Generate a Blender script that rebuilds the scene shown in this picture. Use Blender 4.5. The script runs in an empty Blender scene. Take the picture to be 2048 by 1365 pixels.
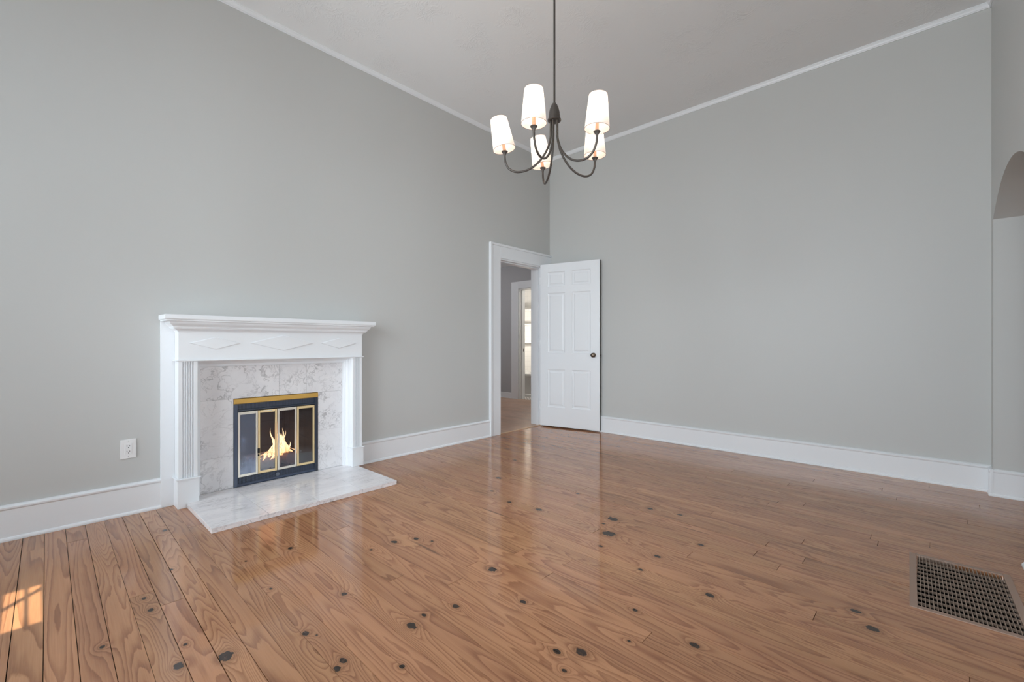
import bpy, bmesh, math, random
from mathutils import Vector, Matrix
random.seed(7)
PI = math.pi
sc = bpy.context.scene
COL = sc.collection

# ------------------------------------------------------------------ camera, world, sun, exposure
CAM = Vector((3.5506, 0.0, 1.04))
YAW = 0.74648
cam = bpy.data.cameras.new('camera')
cam.sensor_width = 36.0
cam.lens = 888.32 / 2048 * 36.0
cam.shift_y = 4.6 / 2048
cam.clip_start = 0.02
camo = bpy.data.objects.new('camera', cam)
camo.location = CAM
camo.rotation_euler = (PI / 2, 0, YAW)
COL.objects.link(camo)
sc.camera = camo

world = bpy.data.worlds.new('world')
sc.world = world
world.use_nodes = True
wnt = world.node_tree
wbg = wnt.nodes['Background']
wbg.inputs['Strength'].default_value = 10.6
# overcast sky over a darker ground
wtc = wnt.nodes.new('ShaderNodeTexCoord')
wsp = wnt.nodes.new('ShaderNodeSeparateXYZ')
wrm = wnt.nodes.new('ShaderNodeValToRGB')
wrm.color_ramp.elements[0].position = 0.47
wrm.color_ramp.elements[0].color = (0.66, 0.69, 0.72, 1)
wrm.color_ramp.elements[1].position = 0.53
wrm.color_ramp.elements[1].color = (0.84, 0.92, 1.0, 1)
wmp = wnt.nodes.new('ShaderNodeMapRange')
wmp.inputs[1].default_value = -1.0
wnt.links.new(wtc.outputs['Generated'], wsp.inputs[0])
wnt.links.new(wsp.outputs[2], wmp.inputs[0])
wnt.links.new(wmp.outputs[0], wrm.inputs[0])
wnt.links.new(wrm.outputs[0], wbg.inputs['Color'])

sun = bpy.data.lights.new('sun', 'SUN')
sun.energy = 14.0
sun.color = (1.0, 0.86, 0.66)
sun.angle = math.radians(0.22)
suno = bpy.data.objects.new('sun', sun)
SUN_EL = math.radians(30)
suno.rotation_euler = Vector((-math.cos(SUN_EL), 0, -math.sin(SUN_EL))).to_track_quat('-Z', 'Y').to_euler()
suno.location = (12, 0, 7)
COL.objects.link(suno)

sc.view_settings.view_transform = 'Standard'
sc.view_settings.look = 'None'
sc.view_settings.gamma = 1.0
sc.view_settings.use_curve_mapping = False
sc.view_settings.exposure = 0.24
sc.cycles.use_denoising = True
sc.cycles.max_bounces = 10
sc.cycles.diffuse_bounces = 7
sc.cycles.glossy_bounces = 4
sc.cycles.transmission_bounces = 6
sc.cycles.transparent_max_bounces = 12
sc.cycles.caustics_reflective = False
sc.cycles.caustics_refractive = False
sc.cycles.sample_clamp_indirect = 6.0

# room dimensions
XR, YB, YF, ZC = 3.902, 4.5593, -1.80, 3.431
RAIL = math.radians(-0.9)          # the boards run a little off square

def portal(name, loc, direction, sx, sy):
    l = bpy.data.lights.new(name, 'AREA')
    l.shape = 'RECTANGLE'
    l.size, l.size_y = sx, sy
    l.cycles.is_portal = True
    o = bpy.data.objects.new(name, l)
    o.location = loc
    o.rotation_euler = Vector(direction).to_track_quat('-Z', 'Z').to_euler()
    COL.objects.link(o)

# windows: (x0, x1, z0, z1) in the wall behind the camera
REAR_WINDOWS = [(0.28, 1.28, 0.4, 3.2), (1.48, 2.48, 0.4, 3.2), (2.68, 3.68, 0.4, 3.2)]
for (a, b, c, d) in REAR_WINDOWS:
    portal('daylight_portal', ((a + b) / 2, YF - 0.16, (c + d) / 2), (0, 1, 0), b - a, d - c)
SIDE_WINDOWS = [(0.42, 1.42, 0.65, 1.72), (1.72, 2.72, 0.65, 1.72)]     # y0,y1,z0,z1 in the right wall, under the added sun-blocking roof
for (a, b, c, d) in SIDE_WINDOWS:
    portal('daylight_portal', (XR + 0.37, (a + b) / 2, (c + d) / 2), (-1, 0, 0), b - a, d - c)

# ------------------------------------------------------------------ materials
def mat(name):
    m = bpy.data.materials.new(name)
    m.use_nodes = True
    nt = m.node_tree
    b = nt.nodes['Principled BSDF']
    return m, nt, b

def nd(nt, t, ins=None, **kw):
    n = nt.nodes.new(t)
    for k, v in kw.items():
        setattr(n, k, v)
    for k, v in (ins or {}).items():
        if isinstance(v, bpy.types.NodeSocket):
            nt.links.new(v, n.inputs[k])
        else:
            n.inputs[k].default_value = v
    return n

def mth(nt, op, a, b=None, c=None, clamp=False):
    n = nt.nodes.new('ShaderNodeMath')
    n.operation = op
    n.use_clamp = clamp
    for i, v in enumerate((a, b, c)):
        if v is None:
            continue
        if isinstance(v, bpy.types.NodeSocket):
            nt.links.new(v, n.inputs[i])
        else:
            n.inputs[i].default_value = v
    return n.outputs[0]

def mixc(nt, f, a, b, mode='MIX'):
    n = nt.nodes.new('ShaderNodeMix')
    n.data_type = 'RGBA'
    n.blend_type = mode
    for s, v in ((n.inputs[0], f), (n.inputs[6], a), (n.inputs[7], b)):
        if isinstance(v, bpy.types.NodeSocket):
            nt.links.new(v, s)
        else:
            s.default_value = v if not isinstance(v, tuple) or len(v) == 4 else (*v, 1)
    return n.outputs[2]

def ramp(nt, f, stops, interp='LINEAR'):
    n = nt.nodes.new('ShaderNodeValToRGB')
    cr = n.color_ramp
    cr.interpolation = interp
    while len(cr.elements) < len(stops):
        cr.elements.new(0.5)
    for e, (p, c) in zip(cr.elements, stops):
        e.position = p
        e.color = (c, c, c, 1) if isinstance(c, (int, float)) else (*c, 1)
    nt.links.new(f, n.inputs[0])
    return n.outputs[0]

def bump(nt, b, h, strength, dist):
    n = nd(nt, 'ShaderNodeBump', {'Height': h, 'Strength': strength, 'Distance': dist})
    nt.links.new(n.outputs[0], b.inputs['Normal'])

def geo_pos(nt):
    return nd(nt, 'ShaderNodeNewGeometry').outputs['Position']

def paint(name, color, rough, bscale=60.0, bstr=0.05, spec=0.4):
    m, nt, b = mat(name)
    P = geo_pos(nt)
    n = nd(nt, 'ShaderNodeTexNoise', {'Vector': P, 'Scale': bscale, 'Detail': 4.0})
    n2 = nd(nt, 'ShaderNodeTexNoise', {'Vector': P, 'Scale': 0.9, 'Detail': 2.0})
    c = tuple(x * 0.97 for x in color)
    col = mixc(nt, n2.outputs[0], (*c, 1), (*color, 1))
    nt.links.new(col, b.inputs['Base Color'])
    b.inputs['Roughness'].default_value = rough
    b.inputs['Specular IOR Level'].default_value = spec
    bump(nt, b, n.outputs[0], bstr, 0.002)
    return m

M_WALL = paint('wall_paint', (0.540, 0.545, 0.530), 0.42, 90, 0.06, 0.35)
M_TRIM = paint('white_trim_paint', (0.79, 0.81, 0.83), 0.3, 40, 0.03, 0.45)
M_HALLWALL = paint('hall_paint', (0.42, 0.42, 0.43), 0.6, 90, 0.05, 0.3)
M_PLASTIC = paint('white_plastic', (0.80, 0.80, 0.80), 0.25, 10, 0.0, 0.5)
M_TUB = paint('tub_enamel', (0.80, 0.79, 0.77), 0.15, 10, 0.0, 0.5)

# ceiling with brushed plaster relief
M_CEIL, nt, b = mat('ceiling_plaster')
P = geo_pos(nt)
w = nd(nt, 'ShaderNodeTexNoise', {'Vector': P, 'Scale': 5.0, 'Detail': 2.0})
mp = nd(nt, 'ShaderNodeVectorMath', {0: w.outputs['Color'], 1: (0.35, 0.35, 0.35)}, operation='MULTIPLY')
ad = nd(nt, 'ShaderNodeVectorMath', {0: P, 1: mp.outputs[0]}, operation='ADD')
s1 = nd(nt, 'ShaderNodeMapping', {'Vector': ad.outputs[0], 'Scale': (22.0, 85.0, 10.0), 'Rotation': (0, 0, 0.9)})
n1 = nd(nt, 'ShaderNodeTexNoise', {'Vector': s1.outputs[0], 'Scale': 1.0, 'Detail': 5.0, 'Roughness': 0.65})
patch = ramp(nt, nd(nt, 'ShaderNodeTexNoise', {'Vector': P, 'Scale': 4.5, 'Detail': 3.0}).outputs[0], [(0.50, 0.05), (0.68, 1.0)])
h = mth(nt, 'MULTIPLY', ramp(nt, n1.outputs[0], [(0.45, 0.0), (0.7, 1.0)]), patch)
b.inputs['Base Color'].default_value = (0.82, 0.835, 0.84, 1)
b.inputs['Roughness'].default_value = 0.6
bump(nt, b, h, 0.5, 0.005)

def simple(name, color, rough=0.4, metal=0.0, spec=0.5, emis=None, estr=0.0, noise=None):
    m, nt, b = mat(name)
    b.inputs['Base Color'].default_value = (*color, 1)
    b.inputs['Roughness'].default_value = rough
    b.inputs['Metallic'].default_value = metal
    b.inputs['Specular IOR Level'].default_value = spec
    if noise:
        n = nd(nt, 'ShaderNodeTexNoise', {'Vector': geo_pos(nt), 'Scale': noise[0], 'Detail': 5.0})
        nt.links.new(mixc(nt, n.outputs[0], (*[x * noise[1] for x in color], 1), (*color, 1)), b.inputs['Base Color'])
        r = ramp(nt, n.outputs[0], [(0.3, max(0, rough - 0.08)), (0.7, min(1, rough + 0.12))])
        nt.links.new(r, b.inputs['Roughness'])
    if emis:
        b.inputs['Emission Color'].default_value = (*emis, 1)
        b.inputs['Emission Strength'].default_value = estr
    return m

M_BRASS = simple('polished_brass', (0.80, 0.62, 0.34), 0.35, 0.55)
M_BRASSPALE = simple('brass_painted_sheen', (0.90, 0.86, 0.76), 0.25, 0.5)  # paler copy of the brass, bright reflections painted into its colour
M_GOLD = simple('gold_strip', (0.62, 0.37, 0.085), 0.45, 0.35, noise=(30, 0.9))
M_BLACKMET = simple('black_enamel', (0.018, 0.026, 0.045), 0.3, 0.0, 0.7)
M_BLUEBLACK = simple('blue_black_enamel', (0.045, 0.065, 0.11), 0.3, 0.0, 0.7)
M_BRONZE = simple('dark_bronze', (0.085, 0.074, 0.066), 0.42, 0.45, noise=(80, 0.75))
M_KNOB = simple('aged_bronze', (0.16, 0.12, 0.09), 0.25, 1.0, noise=(90, 0.6))
M_DARK = simple('dark_void', (0.006, 0.005, 0.005), 0.9)
M_GAP = simple('joint_shadow_dust', (0.035, 0.02, 0.013), 0.95)
M_LOG = simple('charred_log', (0.24, 0.13, 0.115), 0.9, noise=(45, 0.3))
M_LOGEND = simple('log_end', (0.34, 0.20, 0.18), 0.85, noise=(70, 0.5))
M_GRATE = simple('iron_grate', (0.02, 0.02, 0.02), 0.6, 0.4)
M_REG = simple('bronze_register', (0.40, 0.27, 0.205), 0.5, 0.15, noise=(25, 0.72))
M_REGBAR = simple('bronze_register_bar', (0.40, 0.29, 0.22), 0.45, 0.25, noise=(25, 0.7))
M_SUBFLOOR = simple('subfloor', (0.02, 0.012, 0.008), 0.9)
M_OUTSIDE = simple('window_frame_paint', (0.7, 0.7, 0.7), 0.5)
M_TUBE = simple('candle_sleeve', (0.60, 0.34, 0.22), 0.5, 0.2)
M_SHADETRIM = simple('shade_trim', (0.28, 0.20, 0.16), 0.7)

# firebox refractory panel
M_FIREBOX, nt, b = mat('firebox_refractory')
bt = nd(nt, 'ShaderNodeTexBrick', {'Vector': nd(nt, 'ShaderNodeMapping', {'Vector': geo_pos(nt), 'Rotation': (PI / 2, 0, PI / 2)}).outputs[0],
        'Scale': 1.0, 'Brick Width': 0.2, 'Row Height': 0.065, 'Mortar Size': 0.004,
        'Color1': (0.030, 0.032, 0.042, 1), 'Color2': (0.020, 0.022, 0.030, 1), 'Mortar': (0.010, 0.010, 0.014, 1)})
nt.links.new(bt.outputs[0], b.inputs['Base Color'])
b.inputs['Roughness'].default_value = 0.85

# perforated black mesh strip of the insert
M_MESH, nt, b = mat('perforated_black_metal')
P = geo_pos(nt)
mpn = nd(nt, 'ShaderNodeMapping', {'Vector': P, 'Rotation': (math.radians(45), 0, 0), 'Scale': (1, 1, 1)})
ck = nd(nt, 'ShaderNodeTexChecker', {'Vector': mpn.outputs[0], 'Scale': 170.0})
nt.links.new(mixc(nt, ck.outputs[1], (0.004, 0.005, 0.010, 1), (0.05, 0.07, 0.115, 1)), b.inputs['Base Color'])
b.inputs['Roughness'].default_value = 0.4
bump(nt, b, ck.outputs[1], 0.4, 0.002)

# window glass: thin, clear
def thin_glass(name, tint, gloss, haze=None):
    m = bpy.data.materials.new(name)
    m.use_nodes = True
    nt = m.node_tree
    nt.nodes.clear()
    out = nd(nt, 'ShaderNodeOutputMaterial')
    tr = nd(nt, 'ShaderNodeBsdfTransparent', {'Color': (*tint, 1)})
    gl = nd(nt, 'ShaderNodeBsdfGlossy', {'Color': (1, 1, 1, 1), 'Roughness': 0.03})
    fr = nd(nt, 'ShaderNodeFresnel', {'IOR': 1.45})
    f = mth(nt, 'MULTIPLY', fr.outputs[0], gloss, clamp=True)
    mx = nd(nt, 'ShaderNodeMixShader', {0: f, 1: tr.outputs[0], 2: gl.outputs[0]})
    last = mx.outputs[0]
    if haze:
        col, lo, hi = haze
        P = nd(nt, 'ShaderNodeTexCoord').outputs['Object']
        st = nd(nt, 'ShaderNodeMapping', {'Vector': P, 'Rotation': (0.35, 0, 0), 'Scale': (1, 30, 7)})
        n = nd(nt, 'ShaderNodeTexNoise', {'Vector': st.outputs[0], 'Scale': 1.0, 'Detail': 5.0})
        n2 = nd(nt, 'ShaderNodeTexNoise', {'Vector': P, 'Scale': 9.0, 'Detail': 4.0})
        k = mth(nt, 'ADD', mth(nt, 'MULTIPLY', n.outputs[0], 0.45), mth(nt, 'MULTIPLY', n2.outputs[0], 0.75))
        # soot film, and the reflection painted with it, thicken towards the foot of the pane
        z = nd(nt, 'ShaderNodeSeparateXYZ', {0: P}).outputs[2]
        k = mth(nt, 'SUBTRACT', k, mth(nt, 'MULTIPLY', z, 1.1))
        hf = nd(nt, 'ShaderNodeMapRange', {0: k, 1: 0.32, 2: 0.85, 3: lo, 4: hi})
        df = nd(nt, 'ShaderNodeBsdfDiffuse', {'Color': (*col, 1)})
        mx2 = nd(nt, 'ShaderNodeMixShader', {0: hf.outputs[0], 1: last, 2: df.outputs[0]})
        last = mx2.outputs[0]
    nt.links.new(last, out.inputs[0])
    return m

M_GLASS = thin_glass('window_glass', (0.97, 0.98, 0.98), 1.0)
M_FGLASS = [thin_glass('sooty_glass_painted_glare', (0.75, 0.78, 0.85), 1.6, ((0.50, 0.59, 0.78), 0.16, 0.85)),  # soot plus a bluish floor reflection painted as diffuse haze
            thin_glass('sooty_glass_clear', (0.9, 0.9, 0.92), 1.5, ((0.34, 0.34, 0.44), 0.02, 0.15)),
            thin_glass('sooty_glass_warm', (0.9, 0.9, 0.92), 1.5, ((0.40, 0.37, 0.48), 0.02, 0.18)),
            thin_glass('sooty_glass_smoked', (0.8, 0.8, 0.82), 1.5, ((0.30, 0.30, 0.33), 0.03, 0.22))]

# marble
def marble(name, base, vein, vscale, aniso, rot, rough):
    m, nt, b = mat(name)
    P = geo_pos(nt)
    R = nd(nt, 'ShaderNodeObjectInfo').outputs['Random']
    off = nd(nt, 'ShaderNodeCombineXYZ', {0: mth(nt, 'MULTIPLY', R, 31.0), 1: mth(nt, 'MULTIPLY', R, 57.0), 2: mth(nt, 'MULTIPLY', R, 83.0)})
    Q = nd(nt, 'ShaderNodeVectorMath', {0: P, 1: off.outputs[0]}, operation='ADD').outputs[0]
    mp = nd(nt, 'ShaderNodeMapping', {'Vector': Q, 'Rotation': rot, 'Scale': aniso})
    wv = nd(nt, 'ShaderNodeTexNoise', {'Vector': mp.outputs[0], 'Scale': vscale * 0.8, 'Detail': 3.0})
    wv2 = nd(nt, 'ShaderNodeVectorMath', {0: wv.outputs['Color'], 1: (0.22, 0.22, 0.22)}, operation='MULTIPLY')
    Q2 = nd(nt, 'ShaderNodeVectorMath', {0: mp.outputs[0], 1: wv2.outputs[0]}, operation='ADD').outputs[0]
    n = nd(nt, 'ShaderNodeTexNoise', {'Vector': Q2, 'Scale': vscale, 'Detail': 4.0, 'Roughness': 0.55})
    v = mth(nt, 'ABSOLUTE', mth(nt, 'SUBTRACT', n.outputs[0], 0.5))
    line = ramp(nt, v, [(0.0, 1.0), (0.008, 0.7), (0.024, 0.0)])
    n3 = nd(nt, 'ShaderNodeTexNoise', {'Vector': Q2, 'Scale': vscale * 1.9, 'Detail': 5.0, 'Roughness': 0.6})
    v3 = mth(nt, 'ABSOLUTE', mth(nt, 'SUBTRACT', n3.outputs[0], 0.47))
    line2 = ramp(nt, v3, [(0.0, 0.8), (0.010, 0.35), (0.022, 0.0)])
    msk = ramp(nt, nd(nt, 'ShaderNodeTexNoise', {'Vector': Q, 'Scale': 6.0, 'Detail': 3.0}).outputs[0], [(0.38, 0.1), (0.62, 1.0)])
    cl = nd(nt, 'ShaderNodeTexNoise', {'Vector': Q2, 'Scale': vscale * 0.55, 'Detail': 5.0})
    c = mixc(nt, ramp(nt, cl.outputs[0], [(0.3, 0.0), (0.72, 1.0)]), (*base, 1), (*[x * y for x, y in zip(base, (0.86, 0.86, 0.875))], 1))
    k = mth(nt, 'MULTIPLY', mth(nt, 'MAXIMUM', line, line2), msk)
    c = mixc(nt, mth(nt, 'MULTIPLY', k, 0.6), c, (*vein, 1))
    nt.links.new(c, b.inputs['Base Color'])
    b.inputs['Roughness'].default_value = rough
    b.inputs['Specular IOR Level'].default_value = 0.5
    return m

M_MARBLE = marble('marble_wall_tile', (0.80, 0.785, 0.785), (0.15, 0.14, 0.14), 7.5, (1, 1, 1), (0.6, 0, 0), 0.35)
M_HEARTH = marble('marble_hearth_tile', (0.86, 0.835, 0.84), (0.34, 0.31, 0.32), 4.0, (5.5, 1.1, 1), (0, 0, 0.15), 0.16)
M_GROUT = simple('grey_grout', (0.22, 0.21, 0.21), 0.9)

# pine floor
KNOTS = [(0.459, 0.502, 0.0167), (1.016, 0.434, 0.0092), (1.221, 0.31, 0.0102), (1.342, 0.314, 0.0136), (1.683, 0.36, 0.0086), (1.791, 0.321, 0.0193), (1.851, 0.438, 0.0282), (1.178, 0.694, 0.0072), (1.195, 0.891, 0.0152), (1.522, 0.687, 0.0085), (1.788, 0.879, 0.0145), (1.926, 0.666, 0.0143), (1.965, 0.689, 0.0045), (2.156, 0.693, 0.0147), (2.176, 0.662, 0.0144), (1.52, 1.288, 0.0183), (1.51, 1.16, 0.0101), (2.096, 1.439, 0.023), (2.15, 1.018, 0.0115), (2.168, 0.949, 0.0221), (2.195, 1.139, 0.0158), (2.371, 1.341, 0.0141), (2.644, 1.203, 0.0152), (2.715, 1.149, 0.0095), (1.79, 2.152, 0.0219), (2.321, 0.808, 0.0113), (1.571, 1.388, 0.016), (1.657, 1.428, 0.0092), (2.292, 2.14, 0.0382), (2.206, 2.333, 0.0325), (2.199, 2.237, 0.0115), (2.338, 1.979, 0.0128), (2.601, 2.072, 0.0171), (2.599, 1.899, 0.0115), (2.906, 1.901, 0.0186), (2.729, 1.596, 0.0117), (2.797, 1.416, 0.007), (2.974, 1.549, 0.0172), (2.707, 1.256, 0.0219), (2.708, 2.344, 0.0155), (1.146, 2.446, 0.0232), (1.324, 2.199, 0.0141), (1.565, 2.122, 0.0164), (1.8, 2.563, 0.0138), (3.359, 2.171, 0.0175), (1.487, 0.164, 0.0103), (3.416, 2.08, 0.0219), (2.291, 2.639, 0.0189), (2.469, 2.67, 0.0152), (0.888, 2.918, 0.0178)]
STREAKS = [(1.62, 1.93, 0.25, 0.012), (1.72, 1.36, 0.22, 0.016), (2.62, 2.50, 0.16, 0.008), (3.12, 2.55, 0.10, 0.008)]

def wood(name, light, dark, knots=True, rough=(0.06, 0.13)):
    m, nt, b = mat(name)
    P = geo_pos(nt)
    R = nd(nt, 'ShaderNodeObjectInfo').outputs['Random']
    rot = nd(nt, 'ShaderNodeMapping', {'Vector': P, 'Rotation': (0, 0, -RAIL)})
    off = nd(nt, 'ShaderNodeCombineXYZ', {0: mth(nt, 'MULTIPLY', R, 47.0), 1: mth(nt, 'MULTIPLY', R, 23.0), 2: mth(nt, 'MULTIPLY', R, 61.0)})
    Q = nd(nt, 'ShaderNodeVectorMath', {0: rot.outputs[0], 1: off.outputs[0]}, operation='ADD').outputs[0]
    mp = nd(nt, 'ShaderNodeMapping', {'Vector': Q, 'Scale': (0.8, 10.5, 1)})
    n1 = nd(nt, 'ShaderNodeTexNoise', {'Vector': mp.outputs[0], 'Scale': 1.0, 'Detail': 1.2, 'Roughness': 0.35})
    val = n1.outputs[0]
    wob = nd(nt, 'ShaderNodeTexNoise', {'Vector': nd(nt, 'ShaderNodeMapping', {'Vector': Q, 'Scale': (9, 60, 1)}).outputs[0], 'Scale': 1.0, 'Detail': 3.0})
    val = mth(nt, 'ADD', val, mth(nt, 'MULTIPLY', wob.outputs[0], 0.035))
    kmask = None
    if knots:
        kd = None
        ps = nd(nt, 'ShaderNodeVectorMath', {0: P, 1: (0.72, 1.0, 0.0)}, operation='MULTIPLY').outputs[0]
        for (x, y, r) in KNOTS:
            d = nd(nt, 'ShaderNodeVectorMath', {0: ps, 1: (x * 0.72, y, 0)}, operation='DISTANCE').outputs['Value']
            d = mth(nt, 'DIVIDE', d, r * 0.76)
            kd = d if kd is None else mth(nt, 'MINIMUM', kd, d)
        dn = nd(nt, 'ShaderNodeTexNoise', {'Vector': P, 'Scale': 70.0, 'Detail': 3.0})
        kdn = mth(nt, 'ADD', kd, mth(nt, 'MULTIPLY', mth(nt, 'SUBTRACT', dn.outputs[0], 0.5), 1.0))
        swell = mth(nt, 'POWER', 2.718, mth(nt, 'MULTIPLY', kd, -0.55))
        val = mth(nt, 'ADD', val, mth(nt, 'MULTIPLY', swell, 0.28))
        kmask = ramp(nt, kdn, [(0.0, 1.0), (0.85, 1.0), (1.0, 0.0)])
        krim = ramp(nt, mth(nt, 'DIVIDE', kdn, 3.0), [(0.28, 0.0), (0.36, 0.55), (0.7, 0.0)])
        sd = None
        for (x, y, a, c) in STREAKS:
            q = nd(nt, 'ShaderNodeVectorMath', {0: P, 1: (x, y, 0)}, operation='SUBTRACT').outputs[0]
            q = nd(nt, 'ShaderNodeVectorMath', {0: q, 1: (1 / a, 1 / c, 0)}, operation='MULTIPLY').outputs[0]
            q = nd(nt, 'ShaderNodeVectorMath', {0: q}, operation='LENGTH').outputs['Value']
            sd = q if sd is None else mth(nt, 'MINIMUM', sd, q)
        smask = ramp(nt, mth(nt, 'ADD', sd, mth(nt, 'MULTIPLY', wob.outputs[0], 0.5)), [(0.55, 0.75), (1.3, 0.0)])
    # growth rings: how many differs from board to board
    K = mth(nt, 'ADD', mth(nt, 'MULTIPLY', mth(nt, 'FRACT', mth(nt, 'MULTIPLY', R, 17.0)), 15.0), 9.0)
    ph = mth(nt, 'FRACT', mth(nt, 'MULTIPLY', val, K))
    ring = ramp(nt, ph, [(0.0, 0.05), (0.5, 0.25), (0.86, 0.95), (0.93, 1.0), (1.0, 0.05)])
    fib = nd(nt, 'ShaderNodeTexNoise', {'Vector': nd(nt, 'ShaderNodeMapping', {'Vector': Q, 'Scale': (5, 260, 1)}).outputs[0], 'Scale': 1.0, 'Detail': 2.0})
    blot = nd(nt, 'ShaderNodeTexNoise', {'Vector': nd(nt, 'ShaderNodeMapping', {'Vector': Q, 'Scale': (1.6, 11, 1)}).outputs[0], 'Scale': 1.0, 'Detail': 3.0})
    f = mth(nt, 'ADD', mth(nt, 'MULTIPLY', ring, 0.62), mth(nt, 'MULTIPLY', mth(nt, 'SUBTRACT', fib.outputs[0], 0.5), 0.5))
    f = mth(nt, 'ADD', f, mth(nt, 'MULTIPLY', mth(nt, 'SUBTRACT', blot.outputs[0], 0.45), 0.8), clamp=True)
    c = mixc(nt, f, (*light, 1), (*dark, 1))
    tone = mth(nt, 'FRACT', mth(nt, 'MULTIPLY', R, 53.0))
    hs = nd(nt, 'ShaderNodeHueSaturation', {'Hue': mth(nt, 'ADD', 0.498, mth(nt, 'MULTIPLY', tone, 0.005)), 'Saturation': 1.0,
            'Value': mth(nt, 'ADD', 0.91, mth(nt, 'MULTIPLY', mth(nt, 'FRACT', mth(nt, 'MULTIPLY', R, 29.0)), 0.16)), 'Color': c})
    c = hs.outputs[0]
    if knots:
        c = mixc(nt, smask, c, (0.10, 0.045, 0.025, 1))
        c = mixc(nt, krim, c, (0.22, 0.10, 0.045, 1))
        kn = ramp(nt, dn.outputs[0], [(0.3, (0.012, 0.007, 0.005)), (0.7, (0.06, 0.032, 0.02))])
        c = mixc(nt, kmask, c, kn)
    nt.links.new(c, b.inputs['Base Color'])
    rn = nd(nt, 'ShaderNodeTexNoise', {'Vector': P, 'Scale': 2.2, 'Detail': 4.0})
    nt.links.new(ramp(nt, rn.outputs[0], [(0.3, rough[0]), (0.7, rough[1])]), b.inputs['Roughness'])
    b.inputs['Specular IOR Level'].default_value = 0.5
    hh = mth(nt, 'SUBTRACT', mth(nt, 'MULTIPLY', fib.outputs[0], 0.4), mth(nt, 'MULTIPLY', ring, 0.3))
    bump(nt, b, hh, 0.05, 0.001)
    return m

M_WOOD = wood('varnished_heart_pine', (0.465, 0.226, 0.114), (0.185, 0.070, 0.034))
M_HALLWOOD = wood('hall_plank', (0.56, 0.36, 0.25), (0.33, 0.19, 0.125), knots=False, rough=(0.28, 0.4))

# white wall tile of the bathroom
M_BTILE, nt, b = mat('bathroom_wall_tile')
tb = nd(nt, 'ShaderNodeTexBrick', {'Vector': nd(nt, 'ShaderNodeMapping', {'Vector': geo_pos(nt), 'Rotation': (PI / 2, 0, 0)}).outputs[0],
        'Scale': 1.0, 'Brick Width': 0.108, 'Row Height': 0.108, 'Mortar Size': 0.0025, 'Color1': (0.80, 0.78, 0.74, 1), 'Color2': (0.78, 0.76, 0.72, 1), 'Mortar': (0.66, 0.64, 0.61, 1)}, offset=0.0)
nt.links.new(tb.outputs[0], b.inputs['Base Color'])
b.inputs['Roughness'].default_value = 0.2
M_BFLOOR, nt, b = mat('bathroom_floor_tile')
tb = nd(nt, 'ShaderNodeTexBrick', {'Vector': nd(nt, 'ShaderNodeMapping', {'Vector': geo_pos(nt), 'Rotation': (0, 0, 0.78)}).outputs[0],
        'Scale': 1.0, 'Brick Width': 0.07, 'Row Height': 0.05, 'Mortar Size': 0.006, 'Color1': (0.78, 0.75, 0.70, 1), 'Color2': (0.74, 0.72, 0.68, 1), 'Mortar': (0.30, 0.27, 0.24, 1)})
nt.links.new(tb.outputs[0], b.inputs['Base Color'])

# lamp shade fabric: lets the bulb's light through
M_SHADE, nt, b = mat('linen_shade')
nt.nodes.remove(b)
out = nt.nodes['Material Output']
wv = nd(nt, 'ShaderNodeTexNoise', {'Vector': nd(nt, 'ShaderNodeMapping', {'Vector': nd(nt, 'ShaderNodeTexCoord').outputs['Object'], 'Scale': (90, 90, 6)}).outputs[0], 'Scale': 1.0, 'Detail': 2.0})
col = mixc(nt, wv.outputs[0], (0.96, 0.86, 0.80, 1), (0.99, 0.94, 0.90, 1))
df = nd(nt, 'ShaderNodeBsdfDiffuse', {'Color': col})
tl = nd(nt, 'ShaderNodeBsdfTranslucent', {'Color': col})
mx = nd(nt, 'ShaderNodeMixShader', {0: 0.36, 1: df.outputs[0], 2: tl.outputs[0]})
nt.links.new(mx.outputs[0], out.inputs[0])
M_BULB = simple('bulb_glow', (1, 1, 1), 0.5, emis=(1.0, 0.86, 0.68), estr=6.0)

# flames
M_FLAME = bpy.data.materials.new('flame')
M_FLAME.use_nodes = True
nt = M_FLAME.node_tree
nt.nodes.clear()
out = nd(nt, 'ShaderNodeOutputMaterial')
tc = nd(nt, 'ShaderNodeNewGeometry').outputs['Position']
z = nd(nt, 'ShaderNodeSeparateXYZ', {0: tc}).outputs[2]
fn = nd(nt, 'ShaderNodeTexNoise', {'Vector': nd(nt, 'ShaderNodeMapping', {'Vector': tc, 'Scale': (30, 30, 9)}).outputs[0], 'Scale': 1.0, 'Detail': 3.0})
hz = nd(nt, 'ShaderNodeMapRange', {0: z, 1: 0.17, 2: 0.47, 3: 0.0, 4: 1.0})
hv = mth(nt, 'ADD', hz.outputs[0], mth(nt, 'MULTIPLY', mth(nt, 'SUBTRACT', fn.outputs[0], 0.5), 0.7))
fc = ramp(nt, hv, [(0.0, (1.0, 0.50, 0.18)), (0.3, (1.0, 0.74, 0.42)), (0.7, (1.0, 0.66, 0.32)), (1.0, (1.0, 0.33, 0.09))])
lw = nd(nt, 'ShaderNodeLayerWeight', {'Blend': 0.5})
fc2 = mixc(nt, ramp(nt, lw.outputs['Facing'], [(0.25, 0.0), (0.75, 1.0)]), fc, (1.0, 0.26, 0.06, 1))
est = ramp(nt, lw.outputs['Facing'], [(0.1, 1.0), (0.8, 0.35)])
em = nd(nt, 'ShaderNodeEmission', {'Color': fc2, 'Strength': mth(nt, 'MULTIPLY', est, 2.3)})
trn = nd(nt, 'ShaderNodeBsdfTransparent')
op = mth(nt, 'MULTIPLY', ramp(nt, lw.outputs['Facing'], [(0.35, 1.0), (0.95, 0.0)]), ramp(nt, fn.outputs[0], [(0.34, 0.12), (0.56, 0.85)]), clamp=True)
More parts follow.
